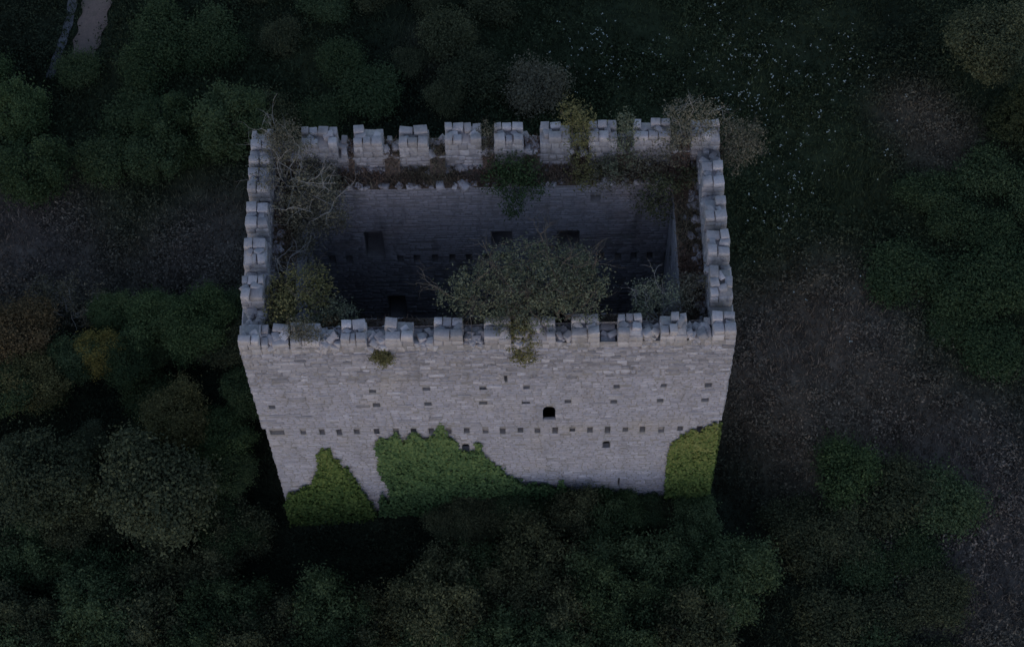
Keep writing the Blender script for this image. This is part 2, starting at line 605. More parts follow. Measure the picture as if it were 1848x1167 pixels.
beam_px = [546, 580, 611, 643, 679, 714, 746, 778, 809, 842, 876, 907, 939, 970, 1002, 1033, 1065, 1097, 1129, 1160, 1194, 1228, 1263]
for k, x in enumerate(beam_px):
    yt = 774.5 - (x - 546) * 0.0085
    hole_px(front_lo, x, yt, 0, 10.5, 0.16 + .22 * ((k * 7) % 5) / 5, True, INS, 0.0, hm=0.5 + .06 * (k % 3))
hole_px(front_lo, 499, 775.5, 0, 27, 0.2, True, INS, 0.0, hm=0.48)
for x, y in [(672, 703), (769, 699), (871.5, 698), (950, 696), (1113, 694), (1198, 692.5), (1279, 691)]:
    hole_px(front_up, x, y, 0, random.uniform(11, 15), 0.3, True, 0.0, ZL, hm=random.uniform(.28, .38))
for x, y in [(490, 731.5), (679, 727), (772, 725.5), (872, 724), (949, 723.5), (1025, 721.5), (1108, 720.5), (1192, 719), (1273, 718)]:
    hole_px(front_up, x, y, 0, random.uniform(11, 15), 0.3, True, 0.0, ZL, hm=random.uniform(.28, .38))
WIN_BIG = len(front_up)
hole_px(front_up, 991, 733.5, 0, 23.5, .14, False, 0.0, ZL, hm=1.32)
hole_px(front_up, 912.5, 677, 0, 5.5, T, False, 0.0, ZL, hm=0.62)
for x, y in [(549, 628), (720, 626), (900, 622), (1057, 619), (1212, 616)]:
    hole_px(front_up, x, y, 0, 3.6, P, False, 0.0, ZL, hm=0.34)
for x, y in [(1094.5, 796), (840, 801)]:
    hole_px(front_lo, x, y, 0, 14.5, .26, False, INS, 0.0, hm=0.72)
hole_px(front_lo, 1117, 862, 0, 3.4, T - INS, False, INS, 0.0, hm=0.8)

X, Y, Z = (1, 0, 0), (0, 1, 0), (0, 0, 1)
nX, nY, nZ = (-1, 0, 0), (0, -1, 0), (0, 0, -1)

mbs = {k: MB() for k in ('front', 'back', 'left', 'right')}
mbi = {k: MB() for k in ('front', 'back', 'left', 'right')}
fb = mbs['front']
upH = ZS - ZL
slits = [h for h in front_up if h[5] is False and h[4] == P]
face_with_holes(fb, (-10, 0, ZL), X, Z, nY, 20, upH, front_up)
front_lo_b = [(h[0] - INS, h[1] - INS, h[2] - ZB, h[3] - ZB, h[4], h[5]) for h in front_lo]
face_with_holes(fb, (-10 + INS, INS, ZB), X, Z, nY, 20 - 2 * INS, ZL - ZB, front_lo_b)
for a0, a1, b0, b1 in ((-10, 10, 0, INS + .05), (-10, 10, D - INS - .05, D), (-10, -10 + INS + .05, INS + .05, D - INS - .05), (10 - INS - .05, 10, INS + .05, D - INS - .05)):
    fb.quad((a0, b0, ZL), (a0, b1, ZL), (a1, b1, ZL), (a1, b0, ZL))     # underside of the slightly projecting upper storey
# inner face of the front wall, with the same through openings
thru = [(h[0] - 2, h[1] - 2, h[2] + ZL, h[3] + ZL, 0.02, False) for h in front_up if not h[5] and h[4] != P]
thru += [(h[0] - 2, h[1] - 2, h[2], h[3], 0.02, False) for h in front_lo if not h[5]]
face_with_holes(mbi['front'], (-8, T, 0), X, Z, Y, 16, ZW, thru)
face_with_holes(fb, (-10 + P, P, ZW), X, Z, Y, 20 - 2 * P, ZS - ZW, [(h[0] - P, h[1] - P, h[2] + ZL - ZW, h[3] + ZL - ZW, 0.02, False) for h in slits])

# back wall: inner face openings
yb = D - T
back_in = []


def back_px(x0, x1, y0, hm, dep=0.8, closed=True):
    a = on_y(x0, y0, yb)
    b = on_y(x1, y0, yb)
    back_in.append((a[0] + 8, b[0] + 8, a[2] - hm, a[2], dep, closed))


back_px(656, 690, 419, 2.2, 1.1)
back_px(886, 924, 418, 1.7, 1.1)
back_px(1006, 1046, 416, 2.0, 1.1)
back_px(699, 731, 534, 2.1, 1.2)
for x in (599, 630, 722, 752, 785, 816, 846, 877, 908, 1085, 1116, 1144, 1173, 1205):
    back_px(x - 5.5, x + 5.5, 462 - (x - 600) * .012, 0.75, 0.5)
back_px(1066, 1084, 352, 0.5, 0.4)
face_with_holes(mbi['back'], (-8, yb, 0), X, Z, nY, 16, ZW, back_in)
bb = mbs['back']
face_with_holes(bb, (-10 + P, D - P, ZW), X, Z, nY, 20 - 2 * P, ZS - ZW, [])
face_with_holes(bb, (-10, D, ZL), X, Z, Y, 20, upH, [])
face_with_holes(bb, (-10 + INS, D - INS, ZB), X, Z, Y, 20 - 2 * INS, ZL - ZB, [])
for key, sx in (('left', -1), ('right', 1)):
    mb_, mi_ = mbs[key], mbi[key]
    nn = (sx, 0, 0)
    ni = (-sx, 0, 0)
    face_with_holes(mb_, (sx * 10, 0, ZL), Y, Z, nn, D, upH, [])
    face_with_holes(mb_, (sx * (10 - INS), INS, ZB), Y, Z, nn, D - 2 * INS, ZL - ZB, [])
    face_with_holes(mb_, (sx * (10 - P), P, ZW), Y, Z, ni, D - 2 * P, ZS - ZW, [])
    face_with_holes(mi_, (sx * 8, T, 0), Y, Z, ni, D - 2 * T, ZW, [(2.2, 3.1, 8.2, 9.9, 0.7, True), (4.6, 5.2, 10.6, 11.6, 0.5, True)])
# tops: sills of the crenels and the wall walk
for key, (x0, x1, y0, y1, z) in {'front': (-10, 10, 0, P, ZS), 'back': (-10, 10, D - P, D, ZS), 'left': (-10, -10 + P, P, D - P, ZS), 'right': (10 - P, 10, P, D - P, ZS)}.items():
    mbs[key].quad((x0, y0, z), (x1, y0, z), (x1, y1, z), (x0, y1, z))
walk = MB()
for (x0, x1, y0, y1) in ((-10 + P, 10 - P, P, T), (-10 + P, 10 - P, D - T, D - P), (-10 + P, -8, T, D - T), (8, 10 - P, T, D - T)):
    nx_, ny_ = max(2, int((x1 - x0) / .25)), max(2, int((y1 - y0) / .25))
    for i in range(nx_):
        for j in range(ny_):
            pts = []
            for a, b in ((i, j), (i + 1, j), (i + 1, j + 1), (i, j + 1)):
                x, y = x0 + (x1 - x0) * a / nx_, y0 + (y1 - y0) * b / ny_
                inner = (abs(abs(x) - 8) < .01 and T - .01 <= y <= D - T + .01) or (abs(x) <= 8.01 and (abs(y - T) < .01 or abs(y - D + T) < .01))
                zz = ZW + (0.0 if inner else .03 + .05 * math.sin(x * 3.1 + y * 2.3) * math.cos(x * 1.7 - y * 3.3))
                pts.append((x, y, zz))
            walk.quad(*pts)

walls = {}
for k in mbs:
    walls[k] = link(k + '_wall', mbs[k].build(k + '_wall'), tower, M['mortar'])
    link('inner_face', mbi[k].build('inner_face'), walls[k], M['mortar_in'])
link('wall_walk', walk.build('wall_walk'), tower, M['soil'])

# --- stones of the faces
rs = np.random.default_rng(5)


def lay(key, O, U, V, Nn, W, H, holes, size, mat, name='stonework', **kw):
    rects = course_stones(W, H, holes, *size, rs)
    v, q = shallow_stones(O, U, V, Nn, rects, rs, **kw)
    return link(name, mesh_from(name, v, q), walls[key], mat, kind='stuff')


SZ = (0.13, 0.23, 0.2, 0.52)
# front wall, upper storey: the 300 that show largest are single stones, the rest one piece
rects = course_stones(20, upH, front_up, *SZ, rs)
rects = [r for r in rects if rs.random() > (0.045 if r[2] > upH - 3.2 else 0.015)]
rank = sorted(range(len(rects)), key=lambda i: -((rects[i][1] - rects[i][0]) * (rects[i][3] - rects[i][2])) * (1.9 if rects[i][2] > upH - 2.0 else 1.0))
single = set(rank[:300])
for lo_, hi_, kw in ((0, upH - 2.8, dict(lift=.018, gap=.014)), (upH - 2.8, 99, dict(lift=.06, gap=.04))):
    v, q = shallow_stones((-10, 0, ZL), X, Z, nY, [rects[i] for i in range(len(rects)) if i not in single and lo_ <= rects[i][2] < hi_], rs, drop=0.0, **kw)
    link('stonework', mesh_from('stonework', v, q), walls['front'], M['stone' if lo_ == 0 else 'rough'], kind='stuff')
for i in sorted(single):
    a, b, c, d = rects[i]
    o = link('wall_stone', WALLST_ME[i % 16], walls['front'])
    o.location = (-10 + (a + b) / 2, 0.045 - rs.uniform(0, .03), ZL + (c + d) / 2)
    o.scale = (b - a - .012, 0.16, d - c - .010)
    o.rotation_euler = (rs.normal(0, .02), rs.normal(0, .008), rs.normal(0, .02))
lay('front', (-10 + INS, INS, ZB), X, Z, nY, 20 - 2 * INS, ZL - ZB, front_lo_b, SZ, M['stone'], lift=0.014, gap=.013, drop=.015)
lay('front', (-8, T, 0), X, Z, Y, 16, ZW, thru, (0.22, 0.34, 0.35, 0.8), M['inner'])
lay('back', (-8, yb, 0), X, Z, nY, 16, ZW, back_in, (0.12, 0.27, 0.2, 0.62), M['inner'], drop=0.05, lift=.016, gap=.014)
lay('back', (-10 + P, D - P, ZW), X, Z, nY, 20 - 2 * P, ZS - ZW, [], (0.2, 0.3, 0.25, 0.55), M['block'], drop=.12)
lay('back', (-10, D, ZL), X, Z, Y, 20, upH, [], (0.22, 0.34, 0.35, 0.8), M['stone'])
lay('back', (-10 + INS, D - INS, 0), X, Z, Y, 20 - 2 * INS, ZL, [], (0.22, 0.34, 0.35, 0.8), M['stone'])
for key, sx in (('left', -1), ('right', 1)):
    lay(key, (sx * 10, 0, ZL), Y, Z, (sx, 0, 0), D, upH, [], (0.2, 0.3, 0.3, 0.65), M['stone'])
    lay(key, (sx * (10 - INS), INS, ZB), Y, Z, (sx, 0, 0), D - 2 * INS, ZL - ZB, [], (0.2, 0.3, 0.3, 0.65), M['stone'])
    lay(key, (sx * (10 - P), P, ZW), Y, Z, (-sx, 0, 0), D - 2 * P, ZS - ZW, [], (0.2, 0.3, 0.25, 0.55), M['block'], drop=.12)
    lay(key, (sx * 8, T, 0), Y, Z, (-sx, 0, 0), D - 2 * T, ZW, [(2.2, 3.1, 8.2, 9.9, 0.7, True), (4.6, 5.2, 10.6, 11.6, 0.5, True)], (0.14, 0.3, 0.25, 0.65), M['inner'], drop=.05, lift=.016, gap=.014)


# --- arch heads: curved spandrels that round the top corners of the windows
def arch_head(u0, u1, ztop, y0, dep, rise, key='front'):
    mb = MB()
    cx, hw = (u0 + u1) / 2, (u1 - u0) / 2
    K = 8
    for s in (-1, 1):
        for i in range(K):
            t0, t1 = i / K, (i + 1) / K
            x0, x1 = cx + s * hw * t0, cx + s * hw * t1
            z0, z1 = ztop - rise * (1 - math.sqrt(max(0, 1 - t0 * t0))), ztop - rise * (1 - math.sqrt(max(0, 1 - t1 * t1)))
            mb.quad((x0, y0 + .02, z0), (x1, y0 + .02, z1), (x1, y0 + .02, ztop + .01), (x0, y0 + .02, ztop + .01))
            mb.quad((x0, y0 + .02, z0), (x1, y0 + .02, z1), (x1, y0 + dep, z1), (x0, y0 + dep, z0))
    return link('arch_head', mb.build('arch_head'), walls[key], M['stone'])


h = front_up[WIN_BIG]
arch_head(h[0] - 10, h[1] - 10, h[3] + ZL, 0, .14, .40)
for h in front_lo[-3:-1]:
    arch_head(h[0] - 10, h[1] - 10, h[3], INS, .26, .24)
# dressed sill and jamb stones round the big window
h = front_up[WIN_BIG]
zc = ZL
for s, xx in ((-1, h[0] - 10), (1, h[1] - 10)):
    z = h[2] + zc
    k = 0
    while z < h[3] + zc - .05:
        hh = 0.30 + .06 * (k % 2)
        o = link('jamb_stone', WALLST_ME[(k * 3 + (s > 0)) % 16], walls['front'])
        w = .30 if k % 2 else .20
        o.location = (xx + s * w / 2, .03, z + hh / 2)
        o.scale = (w, .18, hh - .01)
        z += hh
        k += 1
o = link('window_sill', WALLST_ME[5], walls['front'])
o.location = ((h[0] + h[1]) / 2 - 10, .05, h[2] + zc + .03)
o.scale = (h[1] - h[0] - .02, .15, .12)

# --- merlons
MER = []      # (x0,x1,y0,y1, height factor pattern)
fm = [(427, 466, .0), (467, 481, -.35), (487, 518, -.28), (520, 575, -.22), (613, 659, 0), (693, 745, 0), (782, 835, 0), (873, 922, 0), (957, 1003, -.15), (1032, 1083, 0), (1085, 1113, -.8), (1116, 1161, 0), (1193, 1243, 0), (1274, 1287, -.4), (1288, 1332, 0)]
for a, b, dz in fm:
    ya = 613 - (a - 427) * .022
    xa, xb = on_y(a, ya, 0)[0], on_y(b, ya - (b - a) * .022, 0)[0]
    MER.append([max(xa, -10), min(xb, 10), 0, P, dz])
bm_ = [(452, 492, -.15), (543, 608, 0), (612, 625, -.75), (637, 690, 0), (719, 772, -.1), (802, 868, .05), (891, 944, -.05), (974, 1028, 0), (1062, 1113, 0), (1143, 1210, .05), (1247, 1300, -.1)]
for a, b, dz in bm_:
    ya = 224 - (a - 452) * .013
    xa, xb = on_z(a, ya, ZT)[0], on_z(b, ya, ZT)[0]
    MER.append([max(xa, -10), min(xb, 10), D - P, D, dz])
for sx, rows, xref in ((-1, [(240, 288), (297, 338), (360, 401), (425, 467), (494, 534)], 455), (1, [(287, 328), (349, 390), (411, 454), (476, 527)], 1300)):
    for a, b in rows:
        y1, y0 = on_z(xref, a, ZT)[1], on_z(xref, b, ZT)[1]
        y0, y1 = max(y0, P + .02), min(y1, D - P - .02)
        if y1 - y0 < .3:
            continue
        MER.append([-10 if sx < 0 else 10 - P, -10 + P if sx < 0 else 10, y0, y1, random.uniform(-.12, .05)])

rm = random.Random(21)
n_ms = 0
for mi, (x0, x1, y0, y1, dz) in enumerate(MER):
    top = ZT + dz
    core = MB()
    mo = (x0 + x1) / 2, (y0 + y1) / 2
    w, t_ = x1 - x0, y1 - y0
    hgt = top - ZS
    ch_top = min(.36, hgt * .7)
    zc = top - ch_top - .06
    # rubble-and-mortar core
    i_ = .07
    cx0, cx1, cy0, cy1 = x0 + i_, x1 - i_, y0 + i_, y1 - i_
    cv = [(cx0, cy0, ZS), (cx1, cy0, ZS), (cx1, cy1, ZS), (cx0, cy1, ZS), (cx0, cy0, zc + .08), (cx1, cy0, zc + .08), (cx1, cy1, zc + .08), (cx0, cy1, zc + .08)]
    core.add([(a - mo[0], b - mo[1], c - ZS) for a, b, c in cv], [(0, 1, 5, 4), (1, 2, 6, 5), (2, 3, 7, 6), (3, 0, 4, 7), (4, 5, 6, 7)])
    # lower courses, joined to the core
    nz = max(1, round((zc - ZS) / .34))
    alongx = w >= 0.0
    for c in range(nz):
        zz0 = ZS + (zc - ZS) * c / nz
        hh = (zc - ZS) / nz
        for side in range(4):
            L_ = w if side < 2 else t_
            nb = max(1, round(L_ / rm.uniform(.36, .5)))
            cuts = sorted([0, L_] + [L_ * (k + rm.uniform(-.2, .2)) / nb for k in range(1, nb)])
            for a, b in zip(cuts[:-1], cuts[1:]):
                d_ = .28
                if side == 0:
                    lc, sz = (x0 + (a + b) / 2, y0 + d_ / 2), (b - a, d_)
                elif side == 1:
                    lc, sz = (x0 + (a + b) / 2, y1 - d_ / 2), (b - a, d_)
                elif side == 2:
                    lc, sz = (x0 + d_ / 2, y0 + (a + b) / 2), (d_, b - a)
                else:
                    lc, sz = (x1 - d_ / 2, y0 + (a + b) / 2), (d_, b - a)
                add_block(core, rm.randrange(16), (lc[0] - mo[0] + rm.uniform(-.012, .012), lc[1] - mo[1] + rm.uniform(-.012, .012), zz0 + hh / 2 - ZS), (sz[0] - .01, sz[1] + rm.uniform(-.02, .03), hh * 1.02), (rm.uniform(-.03, .03), rm.uniform(-.03, .03), rm.uniform(-.04, .04)))
    me = fix_normals(core.build('merlon'))
    mer = link('merlon', me, tower, M['block'])
    mer.location = (mo[0], mo[1], ZS)

    def stone(ix, lx, ly, lz, sx, sy, sz, rz, tilt=.05, pool=BLOCK_ME):
        global n_ms
        o = link('merlon_stone', pool[ix % len(pool)], mer)
        o.location = (lx - mo[0], ly - mo[1], lz - ZS)
        o.scale = (sx, sy, sz)
        o.rotation_euler = (rm.uniform(-tilt, tilt), rm.uniform(-tilt, tilt), rz)
        n_ms += 1

    # top course: big uneven blocks round a rubble middle, some fallen away
    Lx, Ly, flip = (w, t_, False) if w >= t_ * .8 or abs(mo[0]) < 9 else (t_, w, True)
    rows = 2 if Ly > .6 else 1
    for r_ in range(rows):
        nb = max(1, round(Lx / rm.uniform(.36, .52)))
        if w < .45 or t_ < .45:
            nb = 1
        cuts = sorted([0, Lx] + [Lx * (k + rm.uniform(-.22, .22)) / nb for k in range(1, nb)])
        for a, b in zip(cuts[:-1], cuts[1:]):
            if rm.random() < .13 and nb > 1:
                continue
            dd = min(Ly * rm.uniform(.30, .44), .42) if rows == 2 else Ly
            off = dd / 2 if r_ == 0 else Ly - dd / 2
            hh = ch_top * rm.uniform(.7, 1.12)
            lx, ly, sx_, sy_ = ((a + b) / 2, off, b - a - rm.uniform(.02, .06), dd)
            if flip:
                lx, ly, sx_, sy_ = ly, lx, sy_, sx_
            stone(rm.randrange(16), x0 + lx, y0 + ly, zc + hh / 2 - .01, sx_, sy_, hh, rm.uniform(-.12, .12))
    for k in range(2 if Lx > .6 else 1):
        if n_ms < 330:
            s = rm.uniform(.2, .34)
            lx, ly = Lx * (k + .5) / 2 * rm.uniform(.9, 1.1), Ly * rm.uniform(.42, .58)
            if flip:
                lx, ly = ly, lx
            stone(rm.randrange(12), x0 + lx, y0 + ly, zc + .08 + s * .3, s * 1.3, s, s * .8, rm.uniform(0, 3), .3, ROUGH_ME)

# --- rubble: on the crenel sills, along the parapet foot and the broken inner edge
rub = MB()
rr = random.Random(33)


def rubble(x, y, z, smin, smax):
    s = rr.uniform(smin, smax)
    add_block(rub, rr.randrange(12), (x, y, z + s * .25), (s * rr.uniform(.9, 1.5), s * rr.uniform(.8, 1.2), s * rr.uniform(.5, .9)), (rr.uniform(-.4, .4), rr.uniform(-.4, .4), rr.uniform(0, 3.1)), ROUGH)


def in_merlon(x, y):
    return any(a - .05 < x < b + .05 and c - .05 < y < d + .05 for a, b, c, d, _ in MER)


for k in range(1100):
    s = rr.random()
    if s < .5:
        x, y = rr.uniform(-9.9, 9.9), rr.uniform(.1, P - .06)
    elif s < .68:
        x, y = rr.uniform(-9.9, 9.9), rr.uniform(D - P + .06, D - .1)
    else:
        x, y = rr.choice((-1, 1)) * rr.uniform(10 - P + .06, 9.9), rr.uniform(.2, D - .2)
    if not in_merlon(x, y):
        rubble(x, y, ZS, .12, .34)
for k in range(260):
    rubble(rr.uniform(-9, 9), D - P - abs(rr.gauss(0, .10)) - .04, ZW, .06, .20 if rr.random() < .85 else .34)
for k in range(80):
    rubble(rr.uniform(-7.6, 7.6), D - T + abs(rr.gauss(0, .10)) + .04, ZW, .10, .36 if rr.random() < .3 else .22)
for k in range(160):
    sx = rr.choice((-1, 1))
    rubble(sx * (10 - P - abs(rr.gauss(0, .2)) - .06), rr.uniform(1, D - 1), ZW, .10, .28)
# heaps that fill the crenels, steep towards the front
gaps = []
fr = sorted([m_ for m_ in MER if m_[2] == 0], key=lambda m_: m_[0])
for a, b in zip(fr[:-1], fr[1:]):
    if b[0] - a[1] > .12:
        gaps.append((a[1], b[0], 0.0, P, 1))
bk = sorted([m_ for m_ in MER if m_[3] == D], key=lambda m_: m_[0])
for a, b in zip(bk[:-1], bk[1:]):
    if b[0] - a[1] > .12:
        gaps.append((a[1], b[0], D - P, D, 1))
for (a, b, c, d, _s) in gaps:
    amt = rr.choice((.5, .8, .95, 1.1)) if c == 0 else rr.choice((.05, .12, .2))
    for k in range(int((b - a) * (60 if c == 0 else 9))):
        ty = rr.random()
        y = c + .03 + ty * (P - .10)
        hz = amt * (1 - abs(ty - .3) * 1.2) * rr.uniform(.1, 1)
        rubble(rr.uniform(a + .04, b - .04), y, ZS + max(0, hz) * .7, .14, .34)
link('rubble', fix_normals(rub.build('rubble')), tower, M['block'], kind='stuff')
# ------------------------------------------------------------------ foliage tools


def leaf_quads(c, nrm, size, aspect, rng):
    """pointed leaves: one kite-shaped quad each"""
    k = len(c)
    nrm = nrm / (np.linalg.norm(nrm, axis=1, keepdims=True) + 1e-9)
    a = rng.normal(size=(k, 3))
    a -= (a * nrm).sum(1, keepdims=True) * nrm
    a /= np.linalg.norm(a, axis=1, keepdims=True) + 1e-9
    b = np.cross(nrm, a)
    L_ = (size * rng.uniform(.6, 1.35, k))[:, None]
    W_ = L_ * aspect
    v = np.stack([c - a * L_ * .5, c + b * W_ * .5 - a * L_ * .06, c + a * L_ * .5 + nrm * L_ * .06, c - b * W_ * .5 - a * L_ * .06], 1)
    return v.reshape(-1, 3), np.arange(k * 4).reshape(-1, 4)


def crown_points(lobes, clumps, per, sig, rng, up=0.25):
    lc = np.array([l[0] for l in lobes])
    lr = np.array([l[1] for l in lobes])
    w = (lr ** 2).prod(1) ** (1 / 3)
    pick = rng.choice(len(lobes), clumps, p=w / w.sum())
    d = rng.normal(size=(clumps, 3))
    d[:, 2] += up
    d /= np.linalg.norm(d, axis=1, keepdims=True)
    rad = rng.uniform(.62, 1.06, clumps)[:, None]
    cc = lc[pick] + d * lr[pick] * rad
    sg = sig * rng.uniform(.6, 1.5, clumps)
    c = np.repeat(cc, per, 0) + rng.normal(size=(clumps * per, 3)) * np.repeat(sg, per)[:, None]
    nr = np.repeat(d, per, 0) * .9 + rng.normal(size=(clumps * per, 3)) * .75 + np.array([0, 0, .35])
    return c, nr


def tube(mb, pts, radii, sides=5):
    pts = [np.array(p, float) for p in pts]
    rings = []
    for i, p in enumerate(pts):
        d = pts[min(i + 1, len(pts) - 1)] - pts[max(i - 1, 0)]
        d /= np.linalg.norm(d) + 1e-9
        a = np.cross(d, (0.31, 0.87, 0.37))
        a /= np.linalg.norm(a) + 1e-9
        b = np.cross(d, a)
        n0 = len(mb.v)
        for k in range(sides):
            an = 2 * math.pi * k / sides
            mb.v.append(tuple(p + (a * math.cos(an) + b * math.sin(an)) * radii[i]))
        rings.append(n0)
    for i in range(len(pts) - 1):
        for k in range(sides):
            k2 = (k + 1) % sides
            mb.q.append((rings[i] + k, rings[i] + k2, rings[i + 1] + k2, rings[i + 1] + k))


def branch(mb, p, d, length, rad, level, rng, tips, spread=.7, wob=.25, sides=5, grav=0.0, kids=3):
    p = np.array(p, float)
    d = np.array(d, float)
    d /= np.linalg.norm(d)
    segs = 4
    pts, rr_ = [p.copy()], [rad]
    for i in range(segs):
        d = d + rng.normal(size=3) * wob + np.array([0, 0, grav])
        d /= np.linalg.norm(d)
        p = p + d * length / segs
        pts.append(p.copy())
        rr_.append(rad * (1 - .62 * (i + 1) / segs))
    tube(mb, pts, rr_, sides)
    if level == 0:
        tips.append((pts[-1], d))
        tips.append((pts[2], d))
        return
    for k in range(kids):
        at = pts[rng.integers(2, segs + 1)]
        nd = d + rng.normal(size=3) * spread
        branch(mb, at, nd, length * rng.uniform(.55, .8), rad * .5, level - 1, rng, tips, spread, wob, max(3, sides - 1), grav, kids)


def merge_leaf(name, c, nr, size, aspect, rng, mat):
    v, q = leaf_quads(c, nr, size, aspect, rng)
    me = mesh_from(name, v, q)
    me.materials.append(mat)
    return me


# ------------------------------------------------------------------ plant kinds for the ground
VAR = {}


def make_variant(key, lobes, clumps, per, sig, leaf, aspect, mat, trunk_h, seed, up=.25, stems=1, bark='bark'):
    rng = np.random.default_rng(seed)
    c, nr = crown_points(lobes, clumps, per, sig, rng, up)
    keep = c[:, 2] > 0.05
    crown = merge_leaf('crown_' + key, c[keep], nr[keep], leaf, aspect, rng, M[mat])
    mb = MB()
    for s in range(stems):
        a = rng.uniform(0, 6.28)
        o = np.array([math.cos(a), math.sin(a), 0]) * (.25 if stems > 1 else 0)
        r0 = .16 / math.sqrt(stems)
        mid = o * 1.5 + np.array([rng.normal(0, .08), rng.normal(0, .08), trunk_h * .6])
        topp = o * 3 + np.array([0, 0, trunk_h])
        tube(mb, [o + np.array([0, 0, -.4]), o + np.array([0, 0, .1]), mid, topp], [r0 * 1.4, r0 * 1.1, r0 * .8, r0 * .5], 7)
        ids = rng.choice(len(lobes), min(len(lobes), 6), replace=False)
        for i in ids:
            e = np.array(lobes[i][0]) + rng.normal(size=3) * .1
            st = mid * .5 + topp * .5
            tube(mb, [st, (st + e) / 2 + rng.normal(size=3) * .12, e], [r0 * .5, r0 * .35, r0 * .12], 5)
    trunk = mb.build('trunk_' + key)
    trunk.materials.append(M[bark])
    VAR[key] = (trunk, crown)


def lobes_round(R, H, k, rng, flat=.8):
    out = [((0, 0, H), (R * .72, R * .72, R * .62 * flat))]
    for i in range(k):
        a = rng.uniform(0, 6.28)
        rr_ = R * rng.uniform(.35, .68)
        s = R * rng.uniform(.26, .44)
        out.append(((math.cos(a) * rr_, math.sin(a) * rr_, H + rng.uniform(-.35, .38) * R * flat), (s, s, s * .85)))
    return out


r0 = np.random.default_rng(1)
make_variant('round_a', lobes_round(2.0, 3.0, 15, r0), 900, 26, .17, .115, .6, 'sage', 2.4, 2)
make_variant('round_b', lobes_round(2.0, 2.9, 11, r0, .95), 900, 26, .18, .115, .6, 'sage', 2.3, 3)
make_variant('round_c', lobes_round(2.0, 2.5, 18, r0, .7), 900, 26, .18, .11, .6, 'sage', 2.0, 4)


def lobes_upright(R, H, k, rng):
    out = []
    for i in range(k):
        a, q_ = rng.uniform(0, 6.28), math.sqrt(rng.random()) * R * .85
        h_ = H * rng.uniform(.55, 1.0) * (1 - .35 * q_ / R)
        t_ = rng.uniform(.10, .22)
        out.append(((math.cos(a) * q_, math.sin(a) * q_, h_ * .62), (R * t_, R * t_, h_ * .42)))
    return out


for k_, sd_ in (('a', 12), ('b', 13), ('c', 14)):
    make_variant('upright_' + k_, lobes_upright(1.75, 4.2, 34, r0), 950, 22, .19, .13, .5, 'thicket', 2.6, sd_, up=.5, stems=3, bark='dark_bark')
for k_, sd_ in (('a', 22), ('b', 23), ('c', 24)):
    make_variant('low_' + k_, lobes_round(1.5, .55, 10, r0, .45), 700, 22, .23, .11, .5, 'meadow_green', .6, sd_, up=.6, stems=4, bark='dark_bark')
co = [((0, 0, .9 + i * .62), (1.55 - i * .21, 1.55 - i * .21, .4)) for i in range(7)]
make_variant('conifer', co, 420, 26, .12, .2, .3, 'conifer', 5.0, 31, up=.1, bark='dark_bark')


def make_bare(key, seed, n_st, length, rad, level, leaf_n, leaf, mat, bark, spread=.6, kids=3, height_dir=1.2):
    rng = np.random.default_rng(seed)
    mb, tips = MB(), []
    for s in range(n_st):
        a = rng.uniform(0, 6.28)
        branch(mb, (math.cos(a) * .12, math.sin(a) * .12, -.15), (math.cos(a) * .7, math.sin(a) * .7, height_dir), length, rad, level, rng, tips, spread, .16, 5, .03, kids)
    trunk = mb.build('twigs_' + key)
    trunk.materials.append(M[bark])
    c = np.array([t_[0] for t_ in tips])
    c = np.repeat(c, leaf_n, 0) + rng.normal(size=(len(c) * leaf_n, 3)) * .13
    nr = rng.normal(size=c.shape) + np.array([0, 0, .7])
    VAR[key] = (trunk, merge_leaf('leaves_' + key, c, nr, leaf, .5, rng, M[mat]))


make_bare('twiggy', 41, 6, 1.1, .035, 3, 5, .13, 'drybrush', 'grey_bark')
make_bare('twiggy_b', 42, 6, 1.0, .03, 3, 9, .14, 'olive', 'bark')

FOOT = []


def plant(name, key, loc, s, mat, label, cat, group=None, rz=None, sz=None, trunk_name='trunk'):
    tr, cr = VAR[key]
    e = link(name, None, label=label, cat=cat, group=group)
    e.location = loc
    e.rotation_euler = (0, 0, random.uniform(0, 6.28) if rz is None else rz)
    e.scale = (s, s, s if sz is None else sz)
    e.empty_display_size = .3
    a = link(trunk_name, tr, e)
    b = link('crown', cr, e)
    if mat:
        b.material_slots[0].link = 'OBJECT'
        b.material_slots[0].material = M[mat]
    b['kind'] = 'stuff'
    return e


HGT = {'round_a': (3.0, 2.0), 'round_b': (2.9, 2.0), 'round_c': (2.5, 2.0), 'upright_a': (2.6, 1.75), 'upright_b': (2.6, 1.75), 'upright_c': (2.6, 1.75), 'low_a': (.7, 1.5), 'low_b': (.7, 1.5), 'low_c': (.7, 1.5), 'conifer': (2.2, 1.7), 'twiggy': (1.2, 1.5), 'twiggy_b': (1.2, 1.5)}


def plant_px(name, key, px, py, rpx, mat, label, cat, group=None, zk=1.0, trunk_name='trunk'):
    """crown centred on the photo point; it stands on the ground below it"""
    ch, cr_ = HGT[key]
    s = rpx / 35.0 / cr_
    q_ = on_z(px, py, ch * s * zk)
    if -10.6 < q_[0] < 10.6 and -.9 < q_[1] < D + .9:
        return None
    if px < -rpx * .8 or px > PW + rpx * .8 or py < -rpx * .8 or py > PH + rpx * .8:
        return None
    return plant(name, key, (q_[0], q_[1], float(ground_z(q_[0], q_[1])) - .05), s, mat, label, cat, group, sz=s * zk, trunk_name=trunk_name)


